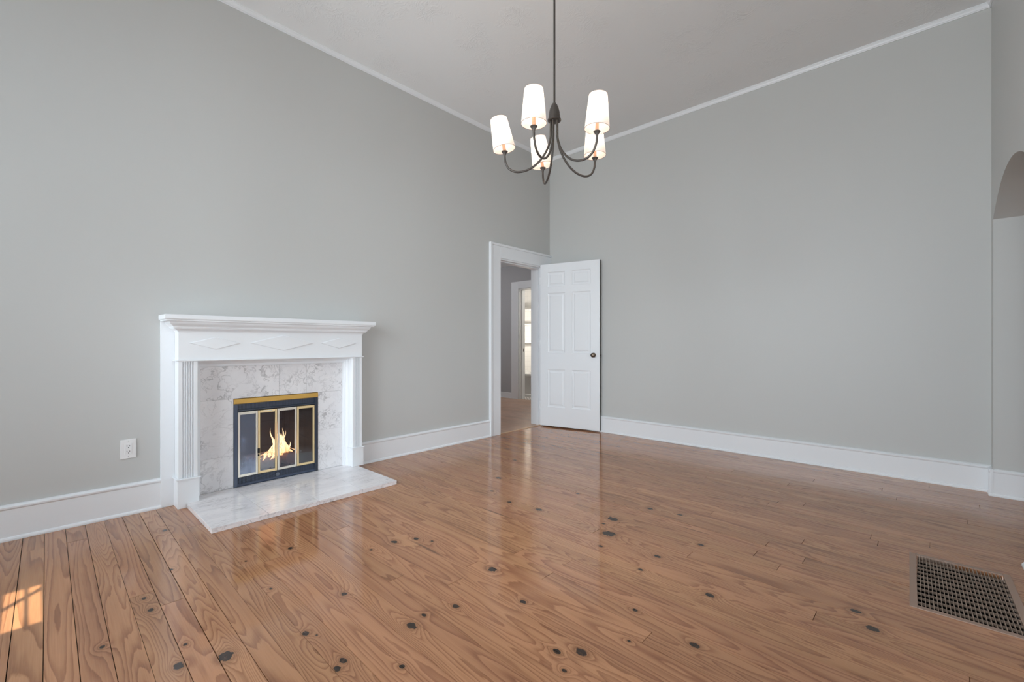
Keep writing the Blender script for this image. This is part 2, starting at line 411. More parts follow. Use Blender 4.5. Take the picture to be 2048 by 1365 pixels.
mx = nd(nt, 'ShaderNodeMixShader', {0: op, 1: trn.outputs[0], 2: em.outputs[0]})
nt.links.new(mx.outputs[0], out.inputs[0])
M_EMBER = simple('ember', (0.1, 0.02, 0.01), 0.9, emis=(1.0, 0.25, 0.06), estr=1.6)

# ------------------------------------------------------------------ mesh helpers
def finish(bm):
    bmesh.ops.recalc_face_normals(bm, faces=bm.faces)
    return bm

def obj(name, bm, material, parent=None, loc=None, smooth=False):
    finish(bm)
    me = bpy.data.meshes.new(name)
    bm.to_mesh(me)
    bm.free()
    if smooth:
        for p in me.polygons:
            p.use_smooth = True
        try:
            me.set_sharp_from_angle(angle=math.radians(40))
        except Exception:
            pass
    me.materials.append(material)
    o = bpy.data.objects.new(name, me)
    COL.objects.link(o)
    if parent:
        o.parent = parent
    if loc:
        o.location = loc
    return o

def empty(name, label, cat, loc=(0, 0, 0), rotz=0.0, group=None):
    o = bpy.data.objects.new(name, None)
    o.empty_display_size = 0.1
    COL.objects.link(o)
    o.location = loc
    o.rotation_euler = (0, 0, rotz)
    tag(o, label, cat, group)
    return o

def tag(o, label, cat, group=None, kind=None):
    o['label'] = label
    o['category'] = cat
    if group:
        o['group'] = group
    if kind:
        o['kind'] = kind
    return o

def B():
    return bmesh.new()

def box(bm, x0, x1, y0, y1, z0, z1, bev=0.0):
    v = [bm.verts.new(p) for p in ((x0, y0, z0), (x1, y0, z0), (x1, y1, z0), (x0, y1, z0), (x0, y0, z1), (x1, y0, z1), (x1, y1, z1), (x0, y1, z1))]
    fs = [bm.faces.new([v[i] for i in q]) for q in ((0, 3, 2, 1), (4, 5, 6, 7), (0, 1, 5, 4), (1, 2, 6, 5), (2, 3, 7, 6), (3, 0, 4, 7))]
    if bev > 0:
        es = list({e for f in fs for e in f.edges})
        bmesh.ops.bevel(bm, geom=es, offset=bev, segments=2, affect='EDGES', profile=0.6)
    return bm

def extrude(bm, pts, axis, lo, hi):
    """prism: pts are (y,z) for axis x, (x,z) for y, (x,y) for z"""
    def P(p, t):
        return {'x': (t, p[0], p[1]), 'y': (p[0], t, p[1]), 'z': (p[0], p[1], t)}[axis]
    a = [bm.verts.new(P(p, lo)) for p in pts]
    c = [bm.verts.new(P(p, hi)) for p in pts]
    n = len(pts)
    bm.faces.new(a)
    bm.faces.new(list(reversed(c)))
    for i in range(n):
        j = (i + 1) % n
        bm.faces.new([a[i], c[i], c[j], a[j]])
    return bm

def sweep(bm, rings, closed_profile=True, cap=True):
    """rings: list of lists of points"""
    vs = [[bm.verts.new(p) for p in r] for r in rings]
    n = len(rings[0])
    for a, c in zip(vs[:-1], vs[1:]):
        for i in range(n if closed_profile else n - 1):
            j = (i + 1) % n
            bm.faces.new([a[i], a[j], c[j], c[i]])
    if cap and closed_profile:
        bm.faces.new(vs[0])
        bm.faces.new(list(reversed(vs[-1])))
    return bm

def lathe(bm, prof, cx=0.0, cy=0.0, n=28, axis='z', flip=None):
    """prof: (r, h); axis z about (cx,cy)"""
    rings = []
    for k in range(n):
        a = 2 * PI * k / n
        rings.append([(cx + r * math.cos(a), cy + r * math.sin(a), h) for r, h in prof])
    vs = [[bm.verts.new(p) for p in r] for r in rings]
    m = len(prof)
    for k in range(n):
        a, c = vs[k], vs[(k + 1) % n]
        for i in range(m - 1):
            bm.faces.new([a[i], c[i], c[i + 1], a[i + 1]])
    bmesh.ops.remove_doubles(bm, verts=bm.verts, dist=1e-6)
    return bm

def tube(bm, pts, r, n=10, cap=True):
    pts = [Vector(p) for p in pts]
    rings = []
    up = Vector((0, 0, 1))
    prev = None
    for i, p in enumerate(pts):
        t = (pts[min(i + 1, len(pts) - 1)] - pts[max(i - 1, 0)]).normalized()
        if prev is None:
            a = t.cross(up if abs(t.z) < 0.9 else Vector((1, 0, 0))).normalized()
        else:
            a = (prev - t * prev.dot(t)).normalized()
        prev = a
        c = t.cross(a)
        rr = r[i] if isinstance(r, (list, tuple)) else r
        rings.append([p + (a * math.cos(2 * PI * k / n) + c * math.sin(2 * PI * k / n)) * rr for k in range(n)])
    return sweep(bm, rings, True, cap)

def smooth_curve(pts, k=6):
    out = []
    P = [Vector(p) for p in pts]
    for i in range(len(P) - 1):
        p0, p1, p2, p3 = P[max(i - 1, 0)], P[i], P[i + 1], P[min(i + 2, len(P) - 1)]
        for j in range(k):
            t = j / k
            out.append(0.5 * ((2 * p1) + (-p0 + p2) * t + (2 * p0 - 5 * p1 + 4 * p2 - p3) * t * t + (-p0 + 3 * p1 - 3 * p2 + p3) * t ** 3))
    out.append(P[-1])
    return out

def xform(bm, M):
    bmesh.ops.transform(bm, matrix=M, verts=bm.verts)
    return bm

# ------------------------------------------------------------------ the shell
H = 3.62
DY0, DY1, DZ = 3.628, 4.400, 2.013         # doorway in the left wall
FY0, FY1, FZ1 = 0.957, 1.546, 0.650        # fire opening
WT = 0.17
bm = B()
for (y0, y1, z0, z1) in ((YF - 0.3, FY0, -0.1, H), (FY0, FY1, FZ1, H), (FY0, FY1, -0.1, 0.028), (FY1, DY0, -0.1, H), (DY0, DY1, DZ, H), (DY1, 7.5, -0.1, H)):
    box(bm, -WT, 0, y0, y1, z0, z1)
wl = tag(obj('wall_left', bm, M_WALL), 'grey painted wall holding the fireplace and the open doorway', 'wall', kind='structure')

bm = B()
box(bm, 0.0, XR + 0.25, YB, YB + 0.16, -0.1, H)
tag(obj('wall_back', bm, M_WALL), 'long plain grey wall behind the open white door', 'wall', kind='structure')

# right wall with the arched opening
AY0, AY1, AZS, AZT = 3.06, 4.452, 1.885, 2.056
AT = 0.36
bm = B()
SW = (-0.078, 0.026, 1.60, 2.02)           # slit shaped to cast the sun patch: y0,y1,z0,z1
box(bm, XR, XR + AT, AY1, YB, -0.1, H)
W1, W2 = SIDE_WINDOWS
for (y0, y1, z0, z1) in ((SW[1], W1[0], -0.1, H), (W1[1], W2[0], -0.1, H), (W2[1], AY0, -0.1, H), (W1[0], W1[1], -0.1, W1[2]), (W1[0], W1[1], W1[3], H),
                         (W2[0], W2[1], -0.1, W2[2]), (W2[0], W2[1], W2[3], H), (YF - 0.3, SW[0], -0.1, H), (SW[0], SW[1], -0.1, SW[2]), (SW[0], SW[1], SW[3], H)):
    box(bm, XR, XR + AT, y0, y1, z0, z1)
arc = []
hw, rise = (AY1 - AY0) / 2, AZT - AZS
Rr = (hw * hw + rise * rise) / (2 * rise)
cyy, czz = (AY0 + AY1) / 2, AZT - Rr
N = 28
for i in range(N + 1):
    y = AY0 + (AY1 - AY0) * i / N
    arc.append((y, czz + math.sqrt(max(0, Rr * Rr - (y - cyy) ** 2))))
for (p, q) in zip(arc[:-1], arc[1:]):
    extrude(bm, [p, q, (q[0], H), (p[0], H)], 'x', XR, XR + AT)
bmesh.ops.remove_doubles(bm, verts=bm.verts, dist=1e-5)
tag(obj('wall_right', bm, M_WALL), 'grey wall with a low arched opening at the edge of view', 'wall', kind='structure')

# wall behind the camera with two windows
bm = B()
xs = [-0.3]
for (a, c, z0, z1) in REAR_WINDOWS:
    box(bm, xs[-1], a, YF - 0.15, YF, -0.1, H)
    box(bm, a, c, YF - 0.15, YF, -0.1, z0)
    box(bm, a, c, YF - 0.15, YF, z1, H)
    xs.append(c)
box(bm, xs[-1], XR + 0.4, YF - 0.15, YF, -0.1, H)
tag(obj('wall_rear', bm, M_WALL), 'grey wall with three tall windows facing the fireplace room', 'wall', kind='structure')

bm = B()
box(bm, -WT, XR + AT, YF - 0.2, YB + 0.16, ZC, ZC + 0.25)
tag(obj('ceiling', bm, M_CEIL), 'white ceiling with brushed plaster texture above the room', 'ceiling', kind='structure')

# windows behind the camera
for i, (a, c, z0, z1) in enumerate(REAR_WINDOWS):
    bm = B()
    f = 0.05
    for (x0, x1, y0, y1) in ((a, a + f, z0, z1), (c - f, c, z0, z1), (a, c, z0, z0 + f), (a, c, z1 - f, z1), (a, c, (z0 + z1) / 2 - 0.025, (z0 + z1) / 2 + 0.025)):
        box(bm, x0, x1, YF - 0.11, YF - 0.06, y0, y1)
    w = tag(obj('window_%d' % (i + 1), bm, M_TRIM), ['tall sash window in the rear wall nearest the fireplace', 'tall sash window in the middle of the rear wall', 'tall sash window in the rear wall nearest the arch'][i], 'window', kind='structure')
    for (q0, q1) in ((z0 + f, (z0 + z1) / 2 - 0.025), ((z0 + z1) / 2 + 0.025, z1 - f)):
        bm = B()
        box(bm, a + f, c - f, YF - 0.088, YF - 0.084, q0, q1)
        obj('pane', bm, M_GLASS, w)

for i, (a, c, z0, z1) in enumerate(SIDE_WINDOWS):
    bm = B()
    f = 0.05
    for (y0, y1, q0, q1) in ((a, a + f, z0, z1), (c - f, c, z0, z1), (a, c, z0, z0 + f), (a, c, z1 - f, z1), (a, c, (z0 + z1) / 2 - 0.025, (z0 + z1) / 2 + 0.025)):
        box(bm, XR + 0.24, XR + 0.29, y0, y1, q0, q1)
    w = tag(obj('window_%d' % (i + 4), bm, M_TRIM), ['sash window of the right wall farther from the arch', 'sash window of the right wall next to the arch'][i], 'window', kind='structure')
    for (q0, q1) in ((z0 + f, (z0 + z1) / 2 - 0.025), ((z0 + z1) / 2 + 0.025, z1 - f)):
        bm = B()
        box(bm, XR + 0.262, XR + 0.266, a + f, c - f, q0, q1)
        obj('pane', bm, M_GLASS, w)
# unseen roof added to keep the sun off those two windows
bm = B()
box(bm, XR + AT, 8.4, 0.2, 4.9, 2.92, 3.04)
tag(obj('sun_blocker_roof', bm, M_TRIM), 'added white roof blocking the sun from the side windows', 'roof', kind='structure')

# the small leaded light the sun comes through
bm = B()
xq = XR + 0.02
yc = -0.0155
box(bm, xq, xq + 0.02, yc - 0.007, yc + 0.007, SW[2], SW[3])
for zc in (1.93, 1.755):
    extrude(bm, [(SW[0] - 0.002, zc - 0.007 - 0.018), (SW[1] + 0.002, zc - 0.007 + 0.05), (SW[1] + 0.002, zc + 0.007 + 0.05), (SW[0] - 0.002, zc + 0.007 - 0.018)], 'x', xq + 0.002, xq + 0.018)
w = tag(obj('window_6', bm, M_TRIM), 'added narrow slit with slanting bars that shapes the sun patch', 'window', kind='structure')
bm = B()
box(bm, xq + 0.008, xq + 0.011, SW[0], SW[1], SW[2], SW[3])
obj('pane', bm, M_GLASS, w)

# room past the arch
bm = B()
X1, Y0, Y1 = 6.2, 2.90, 4.9
box(bm, XR + AT, X1 + 0.12, Y1, Y1 + 0.12, -0.1, 2.9)
box(bm, X1, X1 + 0.12, Y0, Y1, -0.1, 2.9)
box(bm, XR + AT, X1 + 0.12, Y0 - 0.12, Y0, -0.1, 2.9)
box(bm, XR + AT - 0.01, X1 + 0.12, Y0 - 0.12, Y1 + 0.12, 2.7, 2.9)
tag(obj('wall_adjoining', bm, M_WALL), 'grey walls of the adjoining room seen past the arch', 'wall', kind='structure')
# ------------------------------------------------------------------ floor and its boards
VX0, VX1, VY0, VY1 = 3.512, 3.848, 2.356, 2.962     # register outline
bm = B()
g = 0.02
for (x0, x1, y0, y1) in ((-0.02, VX0 + g, YF - 0.1, YB + 0.1), (VX1 - g, XR + AT, YF - 0.1, YB + 0.1), (VX0 + g, VX1 - g, YF - 0.1, VY0 + g), (VX0 + g, VX1 - g, VY1 - g, YB + 0.1)):
    box(bm, x0, x1, y0, y1, -0.08, -0.022)
floor = tag(obj('floor', bm, M_SUBFLOOR), 'varnished heart pine board floor with dark knots', 'floor', kind='structure')

JOINTS = [(0.27, -0.001), (0.282, 0.163), (1.338, 0.388), (0.913, 0.779), (1.257, 0.785), (1.151, 1.182), (1.662, 1.324), (2.053, 1.253), (1.993, 1.42), (1.906, 2.376), (1.935, 1.983), (2.222, 2.137), (2.07, 1.649), (2.315, 1.731), (2.318, 1.573), (2.835, 1.483), (2.708, 2.21), (2.943, 2.449), (2.958, 2.615), (3.09, 2.769), (3.133, 2.534), (2.601, 2.835), (2.853, 3.326), (0.681, 2.506), (0.585, 2.852), (1.186, 1.9), (1.45, 2.225), (1.531, 2.549), (1.404, 2.857), (1.741, 2.938), (1.781, 2.719), (1.299, 4.244), (1.961, 3.98), (2.416, 3.888), (2.315, 3.554), (2.643, 3.487), (2.823, 3.807), (2.944, 4.033), (3.339, 4.116), (3.741, 3.732), (3.815, 4.059), (3.578, 3.18), (0.509, 0.654)]
ca, sa = math.cos(RAIL), math.sin(RAIL)
T0, PITCH = 0.048, 0.0797
def st(x, y):
    return (x * ca + y * sa, -x * sa + y * ca)
rows = {}
for (x, y) in JOINTS:
    s, t = st(x, y)
    rows.setdefault(math.floor((t - T0) / PITCH), []).append(s)
WIDE_GAP = {math.floor((2.655 - T0) / PITCH): 0.0035}
rnd = random.Random(11)
def board(s0, s1, t0, t1, parent, material, name='floor_board', drop=0.0):
    bm = B()
    z = -drop
    prof = [(t0, -0.021), (t1, -0.021), (t1, z), (t0, z)]
    extrude(bm, prof, 'x', s0, s1)
    xform(bm, Matrix.Rotation(RAIL, 4, 'Z'))
    return obj(name, bm, material, parent)
k0 = math.floor((YF - 0.05 - T0) / PITCH)
k1 = math.ceil((YB + 0.07 - T0) / PITCH)
for k in range(k0, k1):
    t0, t1 = T0 + k * PITCH, T0 + (k + 1) * PITCH
    gap = 0.0010 + 0.0006 * rnd.random() + (0.0012 if rnd.random() < 0.15 else 0)
    gap2 = WIDE_GAP.get(k, 0)
    tm = (t0 + t1) / 2
    smin = st(-0.004, tm)[0]
    smax = st(XR + (AT + 0.05 if AY0 - 0.1 < tm - 0.06 < AY1 else 0.01), tm)[0]
    js = sorted(rows.get(k, []))
    if t1 > 0:
        if not js:
            js = [rnd.uniform(0.4, 3.4)]
        if rnd.random() < 0.45:
            extra = rnd.uniform(2.9, 3.8) if js[-1] < 2.0 else rnd.uniform(0.15, 0.9)
            if all(abs(extra - q) > 0.5 for q in js):
                js = sorted(js + [extra])
    cuts = [smin] + js + [smax]
    segs = [(a + 0.0010, c - 0.0010) for a, c in zip(cuts[:-1], cuts[1:])]
    # leave the hole of the register open
    if t1 > VY0 + 0.055 + 0.03 and t0 < VY1 + 0.055 - 0.03:
        va, vb = st(VX0 + g, tm)[0], st(VX1 - g, tm)[0]
        new = []
        for (a, c) in segs:
            if c <= va or a >= vb:
                new.append((a, c))
                continue
            if a < va - 0.02:
                new.append((a, va))
            if c > vb + 0.02:
                new.append((vb, c))
        segs = new
    for (a, c) in segs:
        if c - a > 0.02:
            board(a, c, t0 + gap / 2 + gap2, t1 - gap / 2, floor, M_WOOD, drop=rnd.choice((0, 0, 0.0003, 0.0006)))

# floor past the arch
bm = B()
box(bm, XR + AT + 0.06, 6.3, 1.1, 5.0, -0.08, 0)
tag(obj('floor', bm, M_WOOD), 'pine floor of the adjoining room past the arch', 'floor', kind='structure')

# ------------------------------------------------------------------ baseboards, crown, casing
BH = 0.187
PROF = [(0, 0), (0.030, 0), (0.030, 0.008), (0.026, 0.016), (0.019, 0.019), (0.018, BH - 0.026), (0.0195, BH - 0.024), (0.024, BH - 0.018), (0.0245, BH - 0.010), (0.017, BH - 0.003), (0.010, BH), (0, BH)]
def base_y(y0, y1, name, label):
    bm = B()
    extrude(bm, PROF, 'y', y0, y1)
    return tag(obj(name, bm, M_TRIM), label, 'baseboard', kind='structure')
base_y(YF, 0.556, 'baseboard_left', 'white baseboard under the outlet beside the mantel')
base_y(1.872, 3.471, 'baseboard_middle', 'white baseboard between the fireplace and the doorway')
bm = B()
extrude(bm, [(YB - d, z) for d, z in PROF], 'x', 0.02, XR - 0.001)
tag(obj('baseboard_back', bm, M_TRIM), 'tall white baseboard along the long back wall', 'baseboard', kind='structure')
bm = B()
extrude(bm, [(AY1 - d * 0.75, z * 0.985) for d, z in PROF], 'x', XR - 0.022, XR + AT)
extrude(bm, [(XR - d * 0.75, z * 0.985) for d, z in PROF], 'y', AY1 - 0.018, YB - 0.03)
tag(obj('baseboard_arch', bm, M_TRIM), 'white baseboard inside the arched opening', 'baseboard', kind='structure')
bm = B()
extrude(bm, [(XR - d, z) for d, z in PROF], 'y', YF, 2.86)
tag(obj('baseboard_right', bm, M_TRIM), 'white baseboard under the side windows', 'baseboard', kind='structure')

ZL = 3.393
CROWN = [(0, ZL), (0.006, ZL), (0.0075, ZL + 0.005), (0.011, ZL + 0.007), (0.012, ZL + 0.012), (0.015, ZL + 0.020), (0.019, ZL + 0.026), (0.020, ZL + 0.031), (0.023, ZL + 0.033), (0.023, ZC + 0.001), (0, ZC + 0.001)]
bm = B()
extrude(bm, CROWN, 'y', YF, YB)
tag(obj('trim_1', bm, M_TRIM), 'thin white crown moulding above the fireplace wall', 'moulding', kind='structure')
bm = B()
extrude(bm, [(YB - d, z) for d, z in CROWN], 'x', 0.0, XR)
tag(obj('trim_2', bm, M_TRIM), 'thin white crown moulding along the top of the long back wall', 'moulding', kind='structure')
bm = B()
extrude(bm, [(XR - d, z) for d, z in CROWN], 'y', YF, YB)
tag(obj('trim_3', bm, M_TRIM), 'thin white crown moulding above the arch', 'moulding', kind='structure')

# doorway casing (left wall): legs, head, back-band, jamb, stop
CY0, CZT = 3.474, 2.158
case = tag(empty('trim_4', 'x', 'door frame', (0, 0, 0)), 'white wooden frame of the doorway behind the open door', 'door frame', kind='structure')
bm = B(); box(bm, 0, 0.020, CY0, DY0, 0, CZT, 0.002); obj('casing_leg', bm, M_TRIM, case)
bm = B(); box(bm, 0, 0.020, DY1, YB - 0.001, 0, DZ, 0.002); obj('casing_leg', bm, M_TRIM, case)
bm = B(); box(bm, 0, 0.0205, DY0, YB - 0.001, DZ, CZT, 0.002); obj('casing_head', bm, M_TRIM, case)
bm = B()
box(bm, 0, 0.032, CY0 - 0.014, CY0 + 0.012, 0.012, CZT + 0.014, 0.004)
box(bm, 0, 0.032, CY0 + 0.012, YB - 0.001, CZT - 0.012, CZT + 0.014, 0.004)
obj('back_band', bm, M_TRIM, case)
for (y0, y1) in ((DY0 - 0.001, DY0 + 0.014), (DY1 - 0.014, DY1 + 0.001)):
    bm = B(); box(bm, -WT - 0.002, 0.004, y0, y1, 0.001, DZ, 0.001); obj('jamb', bm, M_TRIM, case)
bm = B(); box(bm, -WT - 0.002, 0.004, DY0 + 0.014, DY1 - 0.014, DZ - 0.016, DZ + 0.001, 0.001); obj('jamb', bm, M_TRIM, case)
for (y0, y1, z0, z1) in ((DY0 + 0.014, DY0 + 0.025, 0.001, DZ - 0.016), (DY1 - 0.025, DY1 - 0.014, 0.001, DZ - 0.016), (DY0 + 0.025, DY1 - 0.025, DZ - 0.027, DZ - 0.016)):
    bm = B(); box(bm, -0.085, -0.045, y0, y1, z0, z1, 0.001); obj('door_stop', bm, M_TRIM, case)
bm = B()
extrude(bm, [(-0.03, 0.0), (0.0, 0.0), (0.0, 0.003), (-0.006, 0.007), (-0.03, 0.007)], 'y', DY0 + 0.014, DY1 - 0.014)
tag(obj('trim_5', bm, simple('threshold_strip', (0.55, 0.36, 0.22), 0.3)), 'thin pale threshold strip across the doorway', 'threshold', kind='structure')

# ------------------------------------------------------------------ the open six panel door
DW, DH, DT, DZ0 = 0.772, 2.006, 0.034, 0.016
door = tag(empty('door_1', 'x', 'door', (0.0285, 4.330, DZ0), math.radians(12.4)), 'white six panel door standing open against the back wall', 'door', kind='structure')
ZR = [(0.235, 0.700), (0.905, 1.645), (1.728, 1.905)]
XP = [(0.100, 0.335), (0.425, 0.662)]
def panel_face(bm, x0, x1, z0, z1, y, sgn):
    """moulded recess and raised field on one face; y = face plane, sgn = outward"""
    lv = [(0.0, 0.0), (0.006, -0.007), (0.014, -0.0085), (0.024, -0.0085), (0.040, -0.003)]
    loops = []
    for (i, d) in lv:
        loops.append([bm.verts.new(p) for p in ((x0 + i, y + sgn * d, z0 + i), (x1 - i, y + sgn * d, z0 + i), (x1 - i, y + sgn * d, z1 - i), (x0 + i, y + sgn * d, z1 - i))])
    for a, c in zip(loops[:-1], loops[1:]):
        for i in range(4):
            j = (i + 1) % 4
            bm.faces.new([a[i], a[j], c[j], c[i]])
    bm.faces.new(loops[-1])
# frame of stiles and rails with openings
bm = B()
xsx = [0, XP[0][0], XP[0][1], XP[1][0], XP[1][1], DW]
zsz = [0, ZR[0][0], ZR[0][1], ZR[1][0], ZR[1][1], ZR[2][0], ZR[2][1], DH]
for y in (0.0, DT):
    gv = [[bm.verts.new((x, y, z)) for z in zsz] for x in xsx]
    for i in range(5):
        for j in range(7):
            if i in (1, 3) and j in (1, 3, 5):
                continue
            bm.faces.new([gv[i][j], gv[i + 1][j], gv[i + 1][j + 1], gv[i][j + 1]])
for (p, q) in (((0, 0), (DW, 0)), ((DW, 0), (DW, DH)), ((DW, DH), (0, DH)), ((0, DH), (0, 0))):
    vv = [bm.verts.new(c) for c in ((p[0], 0, p[1]), (q[0], 0, q[1]), (q[0], DT, q[1]), (p[0], DT, p[1]))]
    bm.faces.new(vv)
bmesh.ops.remove_doubles(bm, verts=bm.verts, dist=1e-6)
obj('door_frame', bm, M_TRIM, door)
for (z0, z1) in ZR:
    for (x0, x1) in XP:
        bm = B()
        panel_face(bm, x0, x1, z0, z1, 0.0, -1)
        panel_face(bm, x0, x1, z0, z1, DT, 1)
        # y=0 face looks outward along -y: recess goes +y
        obj('panel', bm, M_TRIM, door)
for z in (0.25, 1.02, 1.80):
    bm = B()
    lathe(bm, [(0, z - 0.045), (0.0055, z - 0.045), (0.0055, z + 0.045), (0, z + 0.045)], -0.006, 0.0, 10)
    obj('hinge', bm, M_TRIM, door, smooth=True)
kz, kx = 0.885, 0.700
for s in (-1, 1):
    bm = B()
    lathe(bm, [(0, 0), (0.027, 0), (0.027, 0.003), (0.021, 0.006), (0.010, 0.008), (0.0085, 0.012), (0.0085, 0.018), (0.016, 0.021), (0.0235, 0.027), (0.0265, 0.034), (0.0245, 0.041), (0.017, 0.046), (0.006, 0.048), (0, 0.048)] if s < 0 else [(0, 0), (0.022, 0), (0.022, 0.003), (0.010, 0.005), (0.010, 0.008), (0.0, 0.009)], 0, 0, 24)
    xform(bm, Matrix.Translation((kx, 0.0 if s < 0 else DT, kz)) @ Matrix.Rotation(PI / 2 if s < 0 else -PI / 2, 4, 'X'))
    obj('knob', bm, M_KNOB, door, smooth=True)['label'] = 'aged bronze round knob'
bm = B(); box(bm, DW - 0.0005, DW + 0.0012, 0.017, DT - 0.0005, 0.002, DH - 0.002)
obj('gap_shade_strip', bm, simple('gap_shade_paint', (0.03, 0.026, 0.024), 0.7), door)['label'] = 'dark strip painted as the shadow gap behind the door'  # dark strip painted in for the shadow gap between door and wall
bm = B()
box(bm, DW - 0.0005, DW + 0.0020, 0.005, 0.029, kz - 0.028, kz + 0.028)
extrude(bm, [(DW, 0.011), (DW + 0.006, 0.011), (DW + 0.012, 0.022), (DW, 0.022)], 'z', kz - 0.009, kz + 0.009)
obj('latch', bm, M_BRONZE, door)['label'] = 'dark metal latch plate and bolt'

# ------------------------------------------------------------------ hall and bathroom beyond
HY, HC = 6.16, 2.507
BX0, BX1, BZ = -1.972, -1.20, 2.056
bm = B()
for (x0, x1, z0, z1) in ((-3.6, BX0, -0.1, 2.8), (BX1, -WT, -0.1, 2.8), (BX0, BX1, BZ, 2.8)):
    box(bm, x0, x1, HY, HY + 0.15, z0, z1)
box(bm, -3.6, -3.45, 3.0, HY + 0.15, -0.1, 2.8)
box(bm, -3.6, -WT, 2.9, 3.05, -0.1, 2.8)
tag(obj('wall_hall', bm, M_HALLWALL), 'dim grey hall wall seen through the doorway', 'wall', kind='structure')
bm = B(); box(bm, -3.6, -WT, 2.9, HY + 0.15, HC, HC + 0.2)
tag(obj('ceiling', bm, M_TRIM), 'white hall ceiling glimpsed over the doorway', 'ceiling', kind='structure')
bm = B(); box(bm, -3.6, -0.02, 2.95, HY + 0.2, -0.08, -0.022)
fh = tag(obj('floor', bm, M_SUBFLOOR), 'brown plank floor of the hall beyond the doorway', 'floor', kind='structure')
y = 3.05
while y < HY + 0.02:
    w = 0.083
    cut = rnd.uniform(-2.6, -0.6)
    for (a, c) in ((-3.45, cut), (cut + 0.001, -0.031)):
        bm = B()
        extrude(bm, [(y, -0.021), (y + w - 0.001, -0.021), (y + w - 0.001, -0.0012), (y + w - 0.002, -0.0002), (y + 0.001, -0.0002), (y, -0.0012)], 'x', a, c)
        obj('floor_board', bm, M_HALLWOOD, fh)
    y += w
bm = B()
extrude(bm, [(HY - d * 0.6, z * 0.56) for d, z in PROF], 'x', -3.45, -2.150)
tag(obj('baseboard_hall', bm, M_TRIM), 'low white baseboard of the hall wall', 'baseboard', kind='structure')
hc = tag(empty('trim_6', 'x', 'door frame'), 'white frame of the bathroom door at the far side of the hall', 'door frame', kind='structure')
bm = B(); box(bm, -2.150, BX0, HY - 0.02, HY, 0, 2.188, 0.002); obj('casing_leg', bm, M_TRIM, hc)
bm = B(); box(bm, BX1, BX1 + 0.18, HY - 0.02, HY, 0, 2.188, 0.002); obj('casing_leg', bm, M_TRIM, hc)
bm = B(); box(bm, BX0, BX1, HY - 0.02, HY, BZ, 2.188, 0.002); obj('casing_head', bm, M_TRIM, hc)
for (x0, x1, z0, z1) in ((BX0 - 0.002, BX0 + 0.014, 0, BZ), (BX1 - 0.014, BX1 + 0.002, 0, BZ), (BX0 + 0.014, BX1 - 0.014, BZ - 0.014, BZ + 0.002)):
    bm = B(); box(bm, x0, x1, HY - 0.002, HY + 0.152, z0, z1); obj('jamb', bm, M_TRIM, hc)
bm = B(); box(bm, BX0 + 0.014, BX0 + 0.026, HY + 0.05, HY + 0.09, 0, BZ - 0.014); obj('door_stop', bm, M_TRIM, hc)
bm = B(); box(bm, BX0 + 0.0135, BX0 + 0.0155, HY + 0.105, HY + 0.128, 0.885, 0.945); obj('strike_plate', bm, M_BRONZE, hc)['label'] = 'dark metal strike plate'

bm = B()
box(bm, -3.3, -0.75, 7.25, 7.37, -0.1, 2.6)
box(bm, -3.42, -3.3, HY + 0.15, 7.37, -0.1, 2.6)
box(bm, -0.87, -0.75, HY + 0.15, 7.37, -0.1, 2.6)
tag(obj('wall_bathroom', bm, M_BTILE), 'white tiled bathroom wall above the bathtub', 'wall', kind='structure')
bm = B(); box(bm, -3.42, -0.75, HY + 0.15, 7.37, 2.45, 2.6)
tag(obj('ceiling', bm, M_TRIM), 'white bathroom ceiling beyond the hall', 'ceiling', kind='structure')
bm = B(); box(bm, -3.42, -0.75, HY + 0.03, 7.37, -0.08, 0.001)
tag(obj('floor', bm, M_BFLOOR), 'small tiled bathroom floor in front of the bathtub', 'floor', kind='structure')
tub = empty('bathtub', 'white bathtub with rolled rim under the bathroom shelves', 'bathtub', (-2.2, 6.86, 0.001))
bm = B()
extrude(bm, [(-0.36, 0), (-0.36, 0.04), (-0.345, 0.06), (-0.345, 0.38), (-0.36, 0.40), (-0.30, 0.40), (-0.25, 0.10), (0.25, 0.10), (0.30, 0.40), (0.36, 0.40), (0.36, 0)], 'x', -0.85, 0.85)
obj('tub_body', bm, M_TUB, tub)
bm = B()
box(bm, -0.87, 0.87, -0.385, -0.29, 0.40, 0.455, 0.012)
box(bm, -0.87, 0.87, 0.29, 0.385, 0.40, 0.455, 0.012)
box(bm, -0.87, -0.80, -0.30, 0.30, 0.40, 0.455, 0.012)
box(bm, 0.80, 0.87, -0.30, 0.30, 0.40, 0.455, 0.012)
obj('rim', bm, M_TUB, tub)
for (x0, x1) in ((-0.47, -0.385), (-0.33, -0.245), (-0.19, -0.105)):
    bm = B(); box(bm, x0, x1, -0.352, -0.344, 0.05, 0.24, 0.004)
    obj('apron_patch', bm, simple('apron_grey', (0.55, 0.50, 0.48), 0.3), tub)['label'] = 'greyer vertical patch on the tub front'  # thin greyer upright patches on the tub front
for z, lb in ((1.73, 'highest of the three white shelves over the bathtub'), (1.42, 'middle one of the three white shelves over the bathtub'), (1.045, 'lowest of the three white shelves over the bathtub')):
    bm = B()
    extrude(bm, [(7.04, z), (7.25, z), (7.25, z + 0.03), (7.035, z + 0.03), (7.03, z + 0.02), (7.03, z + 0.008)], 'x', -3.25, -2.0)
    tag(obj('wall_shelf', bm, M_TUB), lb, 'shelf', 'shelves over the bathtub')

